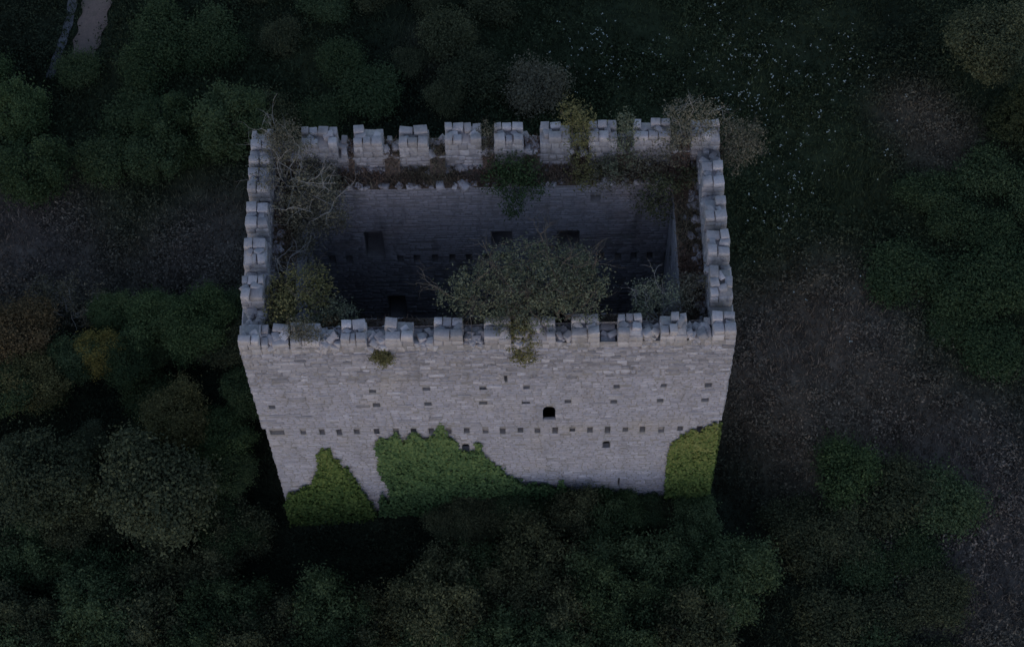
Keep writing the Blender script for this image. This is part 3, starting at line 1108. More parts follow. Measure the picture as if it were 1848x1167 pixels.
# single plants one can tell apart
SINGLE = [
    ('shrub', 'low_c', 138, 128, 46, 'meadow_green', 'dark green shrub growing over the end of the dirt track', 'shrub'),
    ('tree', 'round_a', 78, 852, 84, 'sage', 'round grey-green tree crown at the left edge of the picture, below the hedge', 'tree'),
    ('tree', 'round_b', 285, 872, 105, 'sage', 'largest grey-green tree crown, broad and round, left of the ivy-covered wall foot', 'tree'),
    ('tree', 'round_c', 322, 744, 62, 'olive', 'olive-yellow rounded tree between the hedge and the largest grey-green crown', 'tree'),
    ('shrub', 'round_b', 165, 800, 36, 'sage', 'small grey-green shrub wedged between two big round crowns', 'shrub'),
    ('shrub', 'round_c', 28, 590, 70, 'rust', 'rust-tinged shrub at the left edge of the hedge', 'shrub'),
    ('shrub', 'round_a', 182, 632, 44, 'yellow', 'yellow-leaved shrub in the hedge left of the tower', 'shrub'),
    ('shrub', 'round_c', 268, 578, 58, 'green', 'leafy green shrub with an upright shoot in the hedge, between yellow shrub and tower', 'shrub'),
    ('shrub', 'round_b', 345, 605, 58, 'green', 'bushy green shrub at the hedge end nearest the tower', 'shrub'),
    ('shrub', 'round_c', 60, 690, 62, 'olive', 'dull olive shrub under the rust-tinged shrub', 'shrub'),
    ('bare_shrub', 'twiggy', 112, 545, 62, 'drybrush', 'half-bare shrub with upright grey twigs in the hedge', 'shrub'),
    ('shrub', 'low_a', 962, 165, 62, 'drybrush', 'pale olive shrub in the dark grass behind the back battlements', 'shrub'),
    ('conifer', 'conifer', 1838, 200, 62, 'conifer', 'dark pointed conifer at the upper right edge', 'tree'),
    ('shrub', 'round_c', 1795, 70, 85, 'thicket_b', 'olive-green spreading shrub in the upper right corner', 'shrub'),
    ('shrub', 'low_b', 1525, 860, 62, 'green', 'low green shrub in the dry grass right of the tower', 'shrub'),
    ('shrub', 'round_a', 212, 1075, 36, 'green', 'small bright green shrub in the dark thicket at lower left', 'shrub'),
]
for nm, key, x, y, rp_, mt, lb, ct in SINGLE:
    plant_px(nm, key, x, y, rp_, mt, lb, ct, zk=1.0, trunk_name='twigs' if 'bare' in nm else 'trunk')

rp = random.Random(5)


def scatter(x0, x1, y0, y1, step, fn):
    y = y0
    k = 0
    while y < y1:
        x = x0 + (step / 2 if k % 2 else 0)
        while x < x1:
            fn(x + rp.uniform(-.3, .3) * step, y + rp.uniform(-.3, .3) * step)
            x += step
        y += step * .85
        k += 1


def thick(x, y):
    # keep the singled-out crowns on the left clear
    for (cx, cy, cr_) in ((78, 852, 90), (285, 872, 115), (322, 744, 62)):
        if math.hypot(x - cx, y - cy) < cr_:
            return
    if x > 1350 + 20 * math.sin(y * .02) or rp.random() < .1:
        return
    if 500 < x < 780 and y < 1010:
        return
    if x > 520 and y < 955 - (35 if x > 900 else 0):
        return
    plant_px('thicket_tree', 'upright_' + rp.choice('abc'), x, y, rp.uniform(52, 74) * (.72 if y < 985 and x > 520 else 1), rp.choice(('thicket', 'thicket', 'thicket_b')),
             'dark green leafy tree in the dense thicket below the front wall', 'tree', 'dark trees of the thicket below the front wall', zk=rp.uniform(.75, 1.1))


scatter(-40, 1400, 935, 1250, 88, thick)


def brush_r(x, y):
    if x < 1400 or y < 760 + abs(x - 1500) * .1:
        return
    plant_px('low_shrub', 'low_' + rp.choice('abc'), x, y, rp.uniform(48, 72), rp.choice(('thicket_b', 'thicket_b', 'thicket')),
             'low dull olive shrub in the rough ground at lower right', 'shrub', 'low shrubs in the rough ground at lower right', zk=rp.uniform(.7, 1.0))


scatter(1400, 1760, 930, 1230, 105, brush_r)


def brush_tl(x, y):
    for a, b in PATH_PX[:4]:
        if math.hypot((x - a), (y - b)) < 85:
            return
    plant_px('meadow_shrub', rp.choice(('low_a', 'low_b', 'low_c', 'upright_a')), x, y, rp.uniform(46, 72), rp.choice(('meadow_green', 'meadow_green', 'thicket', 'green')),
             'dark green shrub in the overgrown slope at upper left', 'shrub', 'dark green shrubs on the overgrown slope at upper left', zk=rp.uniform(.7, 1.0))


scatter(-20, 430, 110, 350, 96, brush_tl)
scatter(260, 440, -30, 100, 96, brush_tl)


def brush_l(x, y):
    for (cx, cy, cr_) in ((78, 852, 80), (285, 872, 100), (322, 744, 60), (182, 632, 40), (28, 590, 55), (112, 545, 40)):
        if math.hypot(x - cx, y - cy) < cr_:
            return
    if 90 < x < 260 and 690 < y < 790:
        return
    plant_px('hedge_shrub', rp.choice(('round_a', 'round_c', 'low_a')), x, y, rp.uniform(40, 58), rp.choice(('green', 'thicket', 'thicket_b', 'meadow_green')),
             'dark green shrub crowded beside the tower left side', 'shrub', 'dark green shrubs crowded along the left side of the tower', zk=rp.uniform(.7, 1.0))


scatter(10, 440, 560, 930, 84, brush_l)


def brush_top(x, y):
    plant_px('bank_shrub', 'low_' + rp.choice('abc'), x, y, rp.uniform(38, 66), rp.choice(('meadow_green', 'thicket', 'thicket_b')),
             'low dark shrub on the bank behind the tower', 'shrub', 'low dark shrubs on the bank behind the tower', zk=rp.uniform(.6, .95))


scatter(470, 930, 0, 190, 104, brush_top)


def brush_rt(x, y):
    plant_px('slope_shrub', 'low_' + rp.choice('abc'), x, y, rp.uniform(50, 78), rp.choice(('meadow_green', 'thicket', 'meadow_green')),
             'low dark green shrub along the right edge', 'shrub', 'low dark green shrubs along the right edge', zk=rp.uniform(.6, .95))


scatter(1650, 1860, 330, 640, 104, brush_rt)

# ------------------------------------------------------------------ ground cover (nobody could count it)
rg = np.random.default_rng(77)
c4 = [on_z(a, b, 0.0) for a, b in ((-120, -120), (1968, -120), (-120, 1290), (1968, 1290))]
gx0, gx1 = min(q_[0] for q_ in c4), max(q_[0] for q_ in c4)
gy0, gy1 = min(q_[1] for q_ in c4), max(q_[1] for q_ in c4)
pc = np.array([on_z(a, b, 0.0)[:2] for a, b in PATH_PX[:4]])


def spots(k, keep_path=.75):
    xy = np.stack([rg.uniform(gx0, gx1, k), rg.uniform(gy0, gy1, k)], 1)
    ok = ~((np.abs(xy[:, 0]) < 9.9) & (xy[:, 1] > 0.1) & (xy[:, 1] < D - .1))
    for a, b in zip(pc[:-1], pc[1:]):
        ab = b - a
        tt = np.clip(((xy - a) @ ab) / (ab @ ab), 0, 1)
        ok &= np.linalg.norm(xy - (a + tt[:, None] * ab), axis=1) > keep_path
    return xy[ok]


def patchy(xy, s, ph=0.0):
    x, y = xy[:, 0] * s + ph, xy[:, 1] * s - ph
    return (np.sin(x * 1.3 + 1.7 * np.sin(y * .9)) + np.sin(y * 1.7 + 1.3 * np.sin(x * 1.1)) + np.sin((x + y) * 2.3 + ph) * .6) / 2.6


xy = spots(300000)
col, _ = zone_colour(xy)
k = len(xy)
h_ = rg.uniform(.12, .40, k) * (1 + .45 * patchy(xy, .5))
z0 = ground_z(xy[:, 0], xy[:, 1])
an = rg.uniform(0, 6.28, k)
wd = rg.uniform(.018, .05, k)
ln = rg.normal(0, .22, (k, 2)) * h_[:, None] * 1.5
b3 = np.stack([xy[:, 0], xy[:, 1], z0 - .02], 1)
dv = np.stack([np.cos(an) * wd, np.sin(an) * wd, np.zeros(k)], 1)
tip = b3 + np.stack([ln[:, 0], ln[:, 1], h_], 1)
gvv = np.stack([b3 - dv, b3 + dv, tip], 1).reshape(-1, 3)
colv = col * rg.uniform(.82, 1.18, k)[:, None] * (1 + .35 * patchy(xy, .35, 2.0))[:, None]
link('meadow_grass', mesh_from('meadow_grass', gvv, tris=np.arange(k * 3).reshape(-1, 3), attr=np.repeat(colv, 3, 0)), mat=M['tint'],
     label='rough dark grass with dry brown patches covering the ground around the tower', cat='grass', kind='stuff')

xy = spots(12000)
pw = patchy(xy, .42, 1.0)
xy = xy[pw > -.35]
per = 26
k = len(xy)
sg = rg.uniform(.12, .32, k)
c = np.repeat(np.stack([xy[:, 0], xy[:, 1], ground_z(xy[:, 0], xy[:, 1])], 1), per, 0)
off = rg.normal(size=(k * per, 3)) * np.repeat(sg, per)[:, None]
off[:, 2] = np.abs(off[:, 2]) * 1.1 + .05
cc = c + off
v, q = leaf_quads(cc, rg.normal(size=cc.shape) * .7 + np.array([0, 0, .8]), .15, .5, rg)
col, _ = zone_colour(xy)
col = col * rg.uniform(.6, 1.1, k)[:, None]
link('undergrowth', mesh_from('undergrowth', v, q, attr=np.repeat(col, per * 4, 0)), mat=M['tint'],
     label='low leafy weeds growing through the rough grass', cat='weeds', kind='stuff')

# white umbel flowers of the meadow behind and right of the tower
fl = []
for (x, y, rx, ry, nn) in ((1060, 80, 70, 45, 60), (1300, 90, 110, 70, 110), (1120, 125, 60, 40, 40), (1340, 180, 60, 30, 70), (1480, 110, 110, 60, 60), (1420, 310, 70, 90, 90), (1540, 120, 60, 50, 25), (1400, 420, 60, 50, 30), (1620, 280, 30, 20, 8), (1500, 520, 120, 60, 14), (1270, 8, 20, 10, 8), (1430, 150, 180, 120, 110), (700, 110, 120, 60, 5)):
    for _ in range(int(nn * .75)):
        fl.append(on_z(x + rg.normal(0, rx * .6), y + rg.normal(0, ry * .6), .5))
fmb = MB()
for q_ in fl:
    if abs(q_[0]) < 10.3 and -.3 < q_[1] < D + .3:
        continue
    hh = rg.uniform(.4, .75)
    zb = float(ground_z(q_[0], q_[1]))
    r_ = rg.uniform(.012, .045)
    nst = rg.integers(1, 4)
    for s in range(nst):
        ox, oy, oz = rg.normal(0, r_ * 1.2), rg.normal(0, r_ * 1.2), rg.normal(0, .02)
        a0 = rg.uniform(0, 1)
        ring = [(q_[0] + ox + math.cos(a0 + i * math.pi / 2) * r_, q_[1] + oy + math.sin(a0 + i * math.pi / 2) * r_, zb + hh + oz) for i in range(4)]
        top = (q_[0] + ox, q_[1] + oy, zb + hh + oz + .02)
        fmb.add(ring + [top], [(0, 1, 4), (1, 2, 4), (2, 3, 4), (3, 0, 4)])
link('white_flowers', fmb.build('white_flowers'), mat=M['petal'], label='scattered white umbel flowers in the meadow behind and right of the tower', cat='flowers', kind='stuff')

# ------------------------------------------------------------------ ivy on the front wall
IVY = [
    ('ivy_y', 'yellow-green ivy climbing to a narrow peak at the left foot of the front wall', [(514, 905), (523, 888), (540, 885), (550, 873), (562, 878), (567, 860), (575, 845), (573, 822), (582, 811), (594, 810), (601, 826), (606, 834), (612, 827), (615, 848), (626, 841), (633, 858), (645, 870), (655, 885), (666, 900), (674, 914), (684, 935), (700, 985), (538, 985)]),
    ('ivy', 'broad dark green ivy spreading over the middle of the front wall', [(684, 916), (690, 886), (697, 900), (706, 905), (703, 880), (692, 862), (683, 845), (688, 830), (680, 815), (679, 800), (685, 791), (700, 795), (708, 787), (715, 779), (722, 792), (731, 797), (738, 785), (752, 779), (762, 793), (775, 790), (785, 784), (792, 771), (797, 762), (801, 772), (807, 788), (820, 793), (828, 812), (845, 816), (862, 812), (858, 799), (866, 801), (869, 818), (880, 828), (890, 838), (905, 845), (915, 858), (930, 862), (945, 868), (962, 870), (985, 872), (1005, 880), (1014, 861), (1022, 880), (1060, 890), (1060, 985), (700, 985)]),
    ('ivy_y', 'olive-yellow ivy patch wrapping the right edge of the front wall', [(1201, 872), (1203, 835), (1206, 815), (1213, 800), (1228, 790), (1240, 781), (1252, 774), (1262, 778), (1272, 771), (1283, 765), (1295, 762), (1297, 800), (1296, 840), (1295, 875), (1295, 960), (1200, 960)]),
]


def inside(poly, x, y):
    r = np.zeros(len(x), bool)
    j = len(poly) - 1
    for i in range(len(poly)):
        xi, yi = poly[i]
        xj, yj = poly[j]
        cnd = ((yi > y) != (yj > y)) & (x < (xj - xi) * (y - yi) / (yj - yi + 1e-12) + xi)
        r ^= cnd
        j = i
    return r


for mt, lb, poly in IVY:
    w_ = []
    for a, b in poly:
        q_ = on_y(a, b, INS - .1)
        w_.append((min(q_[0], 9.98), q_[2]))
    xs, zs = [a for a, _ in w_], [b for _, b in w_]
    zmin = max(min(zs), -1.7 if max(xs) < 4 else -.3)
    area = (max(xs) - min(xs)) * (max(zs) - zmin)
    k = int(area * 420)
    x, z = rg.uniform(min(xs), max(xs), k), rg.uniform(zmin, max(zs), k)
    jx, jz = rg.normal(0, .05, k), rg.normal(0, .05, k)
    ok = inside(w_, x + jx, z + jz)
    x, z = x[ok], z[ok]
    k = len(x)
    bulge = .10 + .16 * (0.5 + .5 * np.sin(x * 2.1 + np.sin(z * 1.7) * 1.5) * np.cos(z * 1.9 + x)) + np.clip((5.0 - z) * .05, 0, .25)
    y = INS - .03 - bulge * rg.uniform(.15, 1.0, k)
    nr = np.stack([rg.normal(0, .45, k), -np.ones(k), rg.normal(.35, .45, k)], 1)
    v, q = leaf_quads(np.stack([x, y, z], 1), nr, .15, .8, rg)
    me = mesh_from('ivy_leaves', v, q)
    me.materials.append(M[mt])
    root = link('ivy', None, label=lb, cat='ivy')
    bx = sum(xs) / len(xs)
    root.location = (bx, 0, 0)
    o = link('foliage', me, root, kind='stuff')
    o.location = (-bx, 0, 0)
    mb = MB()
    for s in range(9):
        x0_ = rg.uniform(min(xs) + .3, max(xs) - .3)
        zt = 1.0
        for zz in np.arange(.5, max(zs), .3):
            if inside(w_, np.array([x0_]), np.array([zz + .3]))[0]:
                zt = zz
        pts = [(x0_ + .12 * math.sin(zz * 2 + s), INS - .05, zz) for zz in np.arange(-1.2 if max(xs) < 4 else -.1, zt, .4)]
        if len(pts) > 2:
            tube(mb, pts, list(np.linspace(.035, .008, len(pts))), 5)
    o = link('stem', mb.build('ivy_stems'), root, M['bark'])
    o.location = (-bx, 0, 0)
    if '.right' in lb or 'right edge' in lb:      # it turns the corner onto the side wall
        k = 2600
        y = rg.uniform(INS, 1.3, k)
        z = rg.uniform(0, 8.3, k) * (1 - .3 * y / 1.3)
        x = 10 - INS + .05 + rg.uniform(.0, .16, k)
        nr = np.stack([np.ones(k), rg.normal(0, .5, k), rg.normal(.3, .45, k)], 1)
        v, q = leaf_quads(np.stack([x, y, z], 1), nr, .15, .8, rg)
        me = mesh_from('ivy_side', v, q)
        me.materials.append(M[mt])
        o = link('side_foliage', me, root, kind='stuff')
        o.location = (-bx, 0, 0)

# ------------------------------------------------------------------ shrubs rooted on the tower


def wall_shrub(name, label, px, py, z, dirs, length, rad, level, leaf_n, leaf, mat, bark, seed, spread=.65, kids=3, sig=.12, grav=0.0, aspect=.45, bare=0.0, base=None, sides=5):
    rng = np.random.default_rng(seed)
    b = on_z(px, py, z) if base is None else np.array(base, float)
    root = link(name, None, label=label, cat='shrub')
    root.location = tuple(b)
    mb, tips = MB(), []
    for d in dirs:
        branch(mb, (rng.normal(0, .05), rng.normal(0, .05), -.12), d, length * rng.uniform(.85, 1.1), rad, level, rng, tips, spread, .2, sides, grav, kids)
    tm = mb.build('branches')
    link('branches', tm, root, M[bark])
    c = np.array([t_[0] for t_ in tips])
    if bare > 0:
        c = c[rng.random(len(c)) > bare]
    if len(c) and leaf_n:
        c = np.repeat(c, leaf_n, 0) + rng.normal(size=(len(c) * leaf_n, 3)) * sig
        nr = rng.normal(size=c.shape) + np.array([0, -.2, .8])
        o = link('crown', merge_leaf('crown', c, nr, leaf, aspect, rng, M[mat]), root, kind='stuff')
    return root




def lobed(name, label, base, lobes, leaves, leaf, mat, bark, seed, sig=.13, rad=.06, twigs=1, twig_len=.6, cat='shrub', aspect=.45):
    """a plant whose crown is many leaf clumps: lobes are (photo x, y, height, radius px); boughs run from the root to each"""
    rng = np.random.default_rng(seed)
    b = on_z(base[0], base[1], base[2]) if len(base) == 3 else np.array(base[:3], float)
    root = link(name, None, label=label, cat=cat)
    root.location = tuple(b)
    L_ = []
    for (x, y, z, r) in lobes:
        c = on_z(x, y, z) - b
        r = r / 43.0
        L_.append((tuple(c), (r, r, r * .8)))
    mb, tips = MB(), []
    for c, r in L_:
        c = np.array(c)
        ln_ = np.linalg.norm(c)
        mid = c * .5 + rng.normal(size=3) * ln_ * .07 + np.array([0, 0, ln_ * .10])
        st = rng.normal(size=3) * .04
        st[2] = -.15
        tube(mb, [st, mid * .5 + rng.normal(size=3) * .05, mid, c], [rad, rad * .75, rad * .55, rad * .3], 6)
        for t_ in range(twigs):
            at = mid if t_ % 2 else c
            branch(mb, at, rng.normal(size=3) * .7 + (c - mid) / (ln_ + .01) + np.array([0, 0, .5]), twig_len * r[0] * 1.6, rad * .36, 2, rng, tips, .7, .22, 4, 0, 3)
    link('branches', mb.build('branches'), root, M[bark])
    if leaves:
        per = 12
        c, nr = crown_points(L_, leaves // per, per, sig, rng, .25)
        link('crown', merge_leaf('crown', c, nr, leaf, aspect, rng, M[mat]), root, kind='stuff')
    return root


A = ZT + .3
lobed('wall_tree', 'large grey-olive tree growing from the front wall walk over the open interior', (1016, 588, ZW),
      [(815, 535, A - .4, 36), (855, 510, A + .2, 38), (900, 490, A + .8, 44), (945, 470, A + 1.0, 42), (990, 468, A + 1.0, 40), (1035, 480, A + .7, 40), (1068, 505, A + .4, 36), (1060, 545, A, 40),
       (885, 540, A, 44), (935, 525, A + .7, 48), (985, 515, A + 1.0, 48), (1025, 520, A + .7, 44), (960, 565, A + .2, 40), (1015, 552, A + .3, 38), (915, 568, A - .1, 34), (845, 545, A - .2, 30)],
      11500, .125, 'greyolive', 'bark', 51, .13, .10, 3, .9, 'tree')
lobed('wall_shrub', 'grey half-dead shrub with pale bare branches in the back left corner of the battlements', (515, 335, ZW),
      [(500, 290, ZT, 30), (540, 275, ZT + .3, 28), (480, 320, ZT, 24), (520, 375, ZT - .4, 30), (555, 330, ZT + .2, 30), (585, 340, ZT - .2, 28), (600, 370, ZT - .5, 26), (495, 250, ZT + .2, 24)],
      2600, .11, 'drybrush', 'grey_bark', 52, .16, .06, 3, 1.15)
lobed('wall_shrub', 'brownish leafy shrub spilling down inside the left wall, below the half-dead shrub', (545, 390, ZW),
      [(570, 300, ZW + .5, 34), (595, 330, ZW + .4, 30), (545, 350, ZW + .6, 36), (575, 370, ZW + .5, 36), (600, 395, ZW + .2, 28), (560, 410, ZW + .3, 34), (530, 395, ZW + .5, 30), (545, 440, ZW, 24)],
      7500, .12, 'drybrush', 'bark', 53, .15, .045, 1, .7)
lobed('wall_shrub', 'yellow-green shrub with bare grey twigs inside the front left corner', (520, 572, ZW),
      [(505, 530, ZW + 1.2, 32), (545, 515, ZW + 1.4, 36), (572, 495, ZW + 1.2, 24), (575, 530, ZW + 1.1, 30), (500, 560, ZW + 1.2, 30), (540, 555, ZW + 1.4, 36), (575, 560, ZW + .9, 26)],
      4200, .12, 'olive', 'bark', 54, .13, .05, 1, .7)
wall_shrub('bare_shrub', 'bare grey twigs standing behind the yellow-green shrub at the left wall', 512, 512, ZW,
           [(.1, .5, 1.0), (-.2, .5, .9), (.4, .5, .9), (.0, .8, .7)], 1.15, .045, 3, 1, .10, 'drybrush', 'grey_bark', 55, .55, 3, .1, bare=.6)
lobed('wall_shrub', 'small dull green shrub right of the yellow-green one, by the front left battlements', (605, 588, ZW),
      [(600, 555, ZW + .9, 24), (625, 568, ZW + .8, 24), (580, 580, ZW + 1.0, 20), (606, 578, ZW + 1.0, 22)], 1500, .11, 'greyolive', 'bark', 56, .12, .035)
wall_shrub('wall_shrub', 'rusty brown shrub in a gap of the front battlements at left', 591, 604, ZS - .1,
           [(.2, .3, .8), (-.3, .3, .8), (.3, -.2, .6)], .42, .03, 2, 14, .10, 'rust', 'bark', 57, .7, 3, .12)
lobed('wall_shrub', 'dull green shrub with a pale bare stem inside the front right corner', (1192, 582, ZW),
      [(1165, 530, ZW + .9, 26), (1195, 525, ZW + 1.0, 28), (1160, 555, ZW + .8, 20), (1215, 545, ZW + .8, 26)], 1500, .11, 'greyolive', 'grey_bark', 58, .14, .055, 2, .9)
wall_shrub('bare_shrub', 'pale bare forked stem between two right-hand front merlons', 1182, 598, ZS,
           [(-.1, .5, 1.0), (.3, .5, .8), (-.5, .4, .8)], .65, .045, 2, 0, .10, 'drybrush', 'grey_bark', 72, .6, 3, .1)
lobed('wall_shrub', 'grey-green shrub against the inner right wall near the front', (1255, 552, ZW),
      [(1240, 520, ZW + .6, 26), (1262, 515, ZW + .6, 22), (1235, 548, ZW + .5, 22)], 1300, .11, 'drybrush', 'bark', 59, .15, .04)
lobed('wall_shrub', 'fresh green shrub on the back wall walk in the middle', (926, 322, ZW),
      [(915, 300, ZW + .8, 30), (945, 310, ZW + .7, 30), (895, 325, ZW + .5, 28), (930, 340, ZW + .4, 34), (925, 372, ZW - .3, 24), (960, 335, ZW + .4, 22)], 3400, .12, 'green', 'bark', 60, .14, .045)
lobed('wall_shrub', 'tall olive shrub between two back merlons, right of the fresh green one', (1046, 300, ZW),
      [(1030, 205, ZT + .9, 26), (1052, 215, ZT + .8, 22), (1044, 245, ZT, 26), (1050, 280, ZW + 1.0, 26), (1055, 315, ZW + .4, 28), (1020, 212, ZT + .7, 16)], 3000, .115, 'olive', 'bark', 61, .12, .05)
lobed('wall_shrub', 'narrow green shrub filling a back crenel left of the widest right merlon', (1128, 285, ZW),
      [(1126, 222, ZT + .5, 18), (1130, 250, ZT - .2, 24), (1128, 280, ZW + .9, 28), (1105, 300, ZW + .6, 26)], 1900, .115, 'greyolive', 'bark', 62, .13, .04)
lobed('wall_shrub', 'grey-green feathery shrub rising above the back right merlons', (1232, 275, ZW),
      [(1222, 205, ZT + .8, 22), (1252, 198, ZT + 1.2, 26), (1280, 205, ZT + 1.1, 22), (1230, 240, ZT + .1, 28), (1205, 255, ZT - .4, 24), (1265, 230, ZT + .6, 26), (1215, 280, ZW + .8, 24)], 3000, .11, 'drybrush', 'grey_bark', 63, .15, .05, 2, .9)
lobed('wall_shrub', 'dry brown bush hanging outside the back right corner of the tower', (9.95, D - .6, ZS - .6, 0),
      [(1322, 235, ZT - .5, 26), (1350, 240, ZT - .6, 28), (1335, 270, ZT - 1.0, 30), (1358, 262, ZT - .9, 22), (1325, 292, ZT - 1.3, 20)], 2600, .115, 'drybrush', 'bark', 64, .14, .05)
lobed('wall_shrub', 'dusty green shrub spreading along the back wall walk at right', (1170, 300, ZW),
      [(1150, 285, ZW + .7, 26), (1180, 280, ZW + .8, 28), (1165, 315, ZW + .4, 28), (1090, 320, ZW + .4, 28), (1120, 325, ZW + .3, 26)], 1900, .115, 'drybrush', 'bark', 65, .16, .04)
lobed('wall_shrub', 'dark green shrub hanging inside the back right corner', (1190, 332, ZW - .1),
      [(1180, 340, ZW + .2, 30), (1210, 335, ZW + .3, 26), (1165, 365, ZW - .6, 26), (1195, 375, ZW - .8, 26), (1240, 320, ZW + .4, 22)], 2400, .12, 'thicket_b', 'bark', 66, .15, .04)
lobed('wall_shrub', 'green shrub hanging over the front wall below the large tree', (944, 606, ZS),
      [(938, 592, ZS + .8, 22), (950, 606, ZS + .4, 22), (942, 622, ZS + .0, 24), (955, 636, ZS - .5, 20), (938, 640, ZS - .6, 16)], 3400, .11, 'olive', 'bark', 67, .11, .04)
wall_shrub('wall_shrub', 'small olive bush rooted in the front wall face under a crenel at left', 690, 632, ZS,
           [(.0, -.8, .5), (-.4, -.6, .4), (.4, -.7, .3), (.2, -.5, .8)], .36, .03, 2, 12, .10, 'olive', 'bark', 68, .7, 4, .10, -.06, base=(on_y(688, 637, 0)[0], 0.05, on_y(688, 637, 0)[2]))
lobed('wall_shrub', 'small grey-green bush in the back crenel left of the fresh green shrub', (878, 272, ZS - .1),
      [(878, 232, ZT + .2, 14), (876, 250, ZS + .6, 16), (880, 268, ZS + .2, 14)], 700, .10, 'drybrush', 'bark', 69, .10, .03)
lobed('wall_shrub', 'dry grey bush covering the low front merlons near the left corner', (545, 602, ZT - .35),
      [(530, 592, ZT, 18), (552, 596, ZT + .05, 20), (568, 606, ZT - .1, 14), (540, 604, ZT, 14)], 1100, .10, 'drybrush', 'bark', 70, .11, .03)
lobed('wall_shrub', 'grey leafy bush on top of the back left corner merlon', (505, 258, ZT - .6),
      [(495, 238, ZT + .3, 24), (520, 240, ZT + .3, 24), (508, 262, ZT + .1, 26), (535, 258, ZT - .1, 22)], 1700, .11, 'drybrush', 'grey_bark', 71, .14, .04)
# shrubs and weeds pressed against the foot of the front wall
FOOTX = [-8.6, -7.2, -5.9, -4.6, -3.2, -1.9, -.6, .6, 1.6, 2.6, 3.7, 4.8, 5.9, 7.0, 8.1, 9.2]
for i, x in enumerate(FOOTX):
    if x < -2.5:
        continue
    sc_ = rp.uniform(.50, .62) if x > 0 else rp.uniform(.6, .8)
    plant('foot_shrub', rp.choice(('round_a', 'round_c', 'round_b')), (x + rp.uniform(-.2, .2), -.85 - rp.uniform(0, .4), float(ground_z(x, -1.0)) - .05), sc_, rp.choice(('thicket', 'green', 'thicket_b')),
          'dark shrub pressed against the foot of the front wall, %s from the left' % (['', '', '', '', '', 'first', 'second', 'third', 'fourth', 'fifth', 'sixth', 'seventh', 'eighth', 'ninth', 'tenth', 'eleventh', 'twelfth', 'thirteenth', 'fourteenth', 'fifteenth', 'sixteenth'][i]), 'shrub', 'shrubs pressed against the foot of the front wall', sz=sc_ * rp.uniform(.5, .75))

# soil banked in the back crenels, overgrown with dry grass
bank_pts = []
for (a, b, c, d, _s) in gaps:
    if c == 0:
        continue
    bank = MB()
    prof = [(D - .06, ZS + .05), (D - P * .5, ZS + .10), (D - P + .06, ZS + .05), (D - P - .22, ZS - .35), (D - P - .5, ZW + .06)]
    nx_ = max(3, int((b - a) / .15))
    zr_ = {}
    for i in range(nx_ + 1):
        for j in range(5):
            zr_[(i, j)] = rg.normal(0, .035) if j < 4 else 0
    pt = lambda i, j: (a + .02 + (b - a - .04) * i / nx_, prof[j][0] + .5 * zr_[(i, j)], prof[j][1] + zr_[(i, j)])
    for i in range(nx_):
        for j in range(4):
            bank.quad(pt(i, j), pt(i, j + 1), pt(i + 1, j + 1), pt(i + 1, j))
    link('soil_bank', bank.build('soil_bank'), tower, M['soil'])
    for k in range(int((b - a) * 420)):
        j = rg.uniform(0, 3.99)
        j0, t_ = int(j), j - int(j)
        bank_pts.append((rg.uniform(a + .03, b - .03), prof[j0][0] * (1 - t_) + prof[j0 + 1][0] * t_, prof[j0][1] * (1 - t_) + prof[j0 + 1][1] * t_))
bank_pts = np.array(bank_pts)
# dry grass on the wall walk, sills and broken edges
k = 60000
side = rg.random(k)
x = np.where(side < .62, rg.uniform(-9, 9, k), np.where(rg.random(k) < .5, -1, 1) * rg.uniform(8.02, 10 - P, k))
y = np.where(side < .46, rg.uniform(D - T + .02, D - P, k), np.where(side < .62, rg.uniform(P, T - .02, k), rg.uniform(1, D - 1, k)))
z = np.full(k, ZW + .02)
sill = rg.random(k) < .22
xs_, ys_ = rg.uniform(-9.8, 9.8, k), np.where(rg.random(k) < .6, rg.uniform(D - P + .1, D - .1, k), rg.uniform(.12, P - .1, k))
x, y, z = np.where(sill, xs_, x), np.where(sill, ys_, y), np.where(sill, ZS + .02, z)
okm = np.array([not in_merlon(a, b) for a, b in zip(x, y)])
dens = patchy(np.stack([x, y], 1), 1.2) + rg.uniform(-.8, .8, k)
ok = okm & (dens > -.45)
x, y, z = np.append(x[ok], bank_pts[:, 0]), np.append(y[ok], bank_pts[:, 1]), np.append(z[ok], bank_pts[:, 2])
k = len(x)
h_ = rg.uniform(.1, .34, k)
an = rg.uniform(0, 6.28, k)
wd = rg.uniform(.012, .04, k)
b3 = np.stack([x, y, z], 1)
dv = np.stack([np.cos(an) * wd, np.sin(an) * wd, np.zeros(k)], 1)
tip = b3 + np.stack([rg.normal(0, .1, k), rg.normal(-.04, .1, k), h_], 1)
mixv = np.clip(patchy(np.stack([x, y], 1), .7, 3.0) * .5 + .5 + rg.normal(0, .18, k), 0, 1)[:, None]
colr = np.array((0.20, 0.128, 0.10)) * (1 - mixv) + np.array((0.15, 0.135, 0.095)) * mixv
link('dry_wall_grass', mesh_from('dry_wall_grass', np.stack([b3 - dv, b3 + dv, tip], 1).reshape(-1, 3), tris=np.arange(k * 3).reshape(-1, 3), attr=np.repeat(colr, 3, 0)), mat=M['tint'],
     label='reddish brown dry grass along the wall walk and in the crenels', cat='grass', kind='stuff')
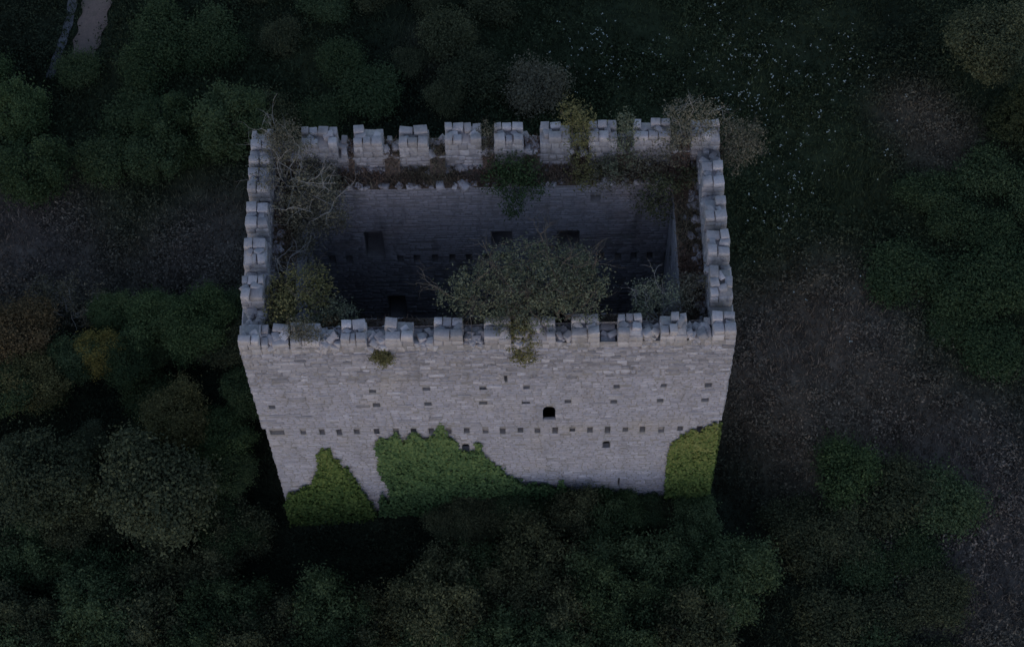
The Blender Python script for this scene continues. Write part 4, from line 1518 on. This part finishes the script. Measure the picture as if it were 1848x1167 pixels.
# weeds on the rubble floor inside the tower
k = 9000
c = np.stack([rg.uniform(-7.9, 7.9, k), rg.uniform(T + .1, D - T - .1, k), rg.uniform(.1, .9, k)], 1)
v, q = leaf_quads(c, rg.normal(size=c.shape) + np.array([0, 0, .8]), .2, .5, rg)
me = mesh_from('interior_weeds', v, q)
link('interior_weeds', me, mat=M['thicket'], label='dark weeds on the floor inside the roofless tower', cat='weeds', kind='stuff')
print('objects', len(bpy.data.objects), 'merlon stones', n_ms)

# ------------------------------------------------------------------ labels that single out each plant of a group
from bpy_extras.object_utils import world_to_camera_view
bpy.context.view_layer.update()
ORD = ['first', 'second', 'third', 'fourth', 'fifth', 'sixth', 'seventh', 'eighth', 'ninth', 'tenth', 'eleventh', 'twelfth', 'thirteenth', 'fourteenth', 'fifteenth', 'sixteenth', 'seventeenth', 'eighteenth', 'nineteenth', 'twentieth']
GR = {}
for o in list(COL.objects):
    if o.parent is None and o.get('group'):
        GR.setdefault(o['group'], []).append(o)
ROWN = {'dark trees of the thicket below the front wall': ('dark green thicket tree', ('row nearest the front wall', 'second row below the front wall', 'third row below the front wall', 'row along the bottom edge'))}
TWO = {'dark green shrubs on the overgrown slope at upper left': ('dark green slope shrub at upper left', ('upper row', 'middle row', 'lower row')),
       'low shrubs in the rough ground at lower right': ('low olive shrub at lower right', ('upper row', 'middle row', 'bottom row')),
       'low dark green shrubs along the right edge': ('low dark green shrub at the right edge', ('upper row', 'middle row', 'lower row')),
       'dark green shrubs crowded along the left side of the tower': ('dark green shrub left of the tower', ('upper row', 'middle row', 'lower row')),
       'low dark shrubs on the bank behind the tower': ('low dark shrub behind the tower', ('upper row', 'lower row'))}
TWO.update(ROWN)
for gname, objs in GR.items():
    if gname not in TWO:
        continue
    base, rows_ = TWO[gname]
    P2 = {}
    for o in objs:
        c_ = world_to_camera_view(scene, cam, o.matrix_world.translation + Vector((0, 0, 1.5)))
        P2[o.name] = (c_.x, 1 - c_.y)
    objs.sort(key=lambda o: P2[o.name][1])
    per_ = math.ceil(len(objs) / len(rows_))
    for r_ in range(len(rows_)):
        row = sorted(objs[r_ * per_:(r_ + 1) * per_], key=lambda o: P2[o.name][0])
        for i, o in enumerate(row):
            o['label'] = '%s, %s from the left in the %s' % (base, ORD[i], rows_[r_])
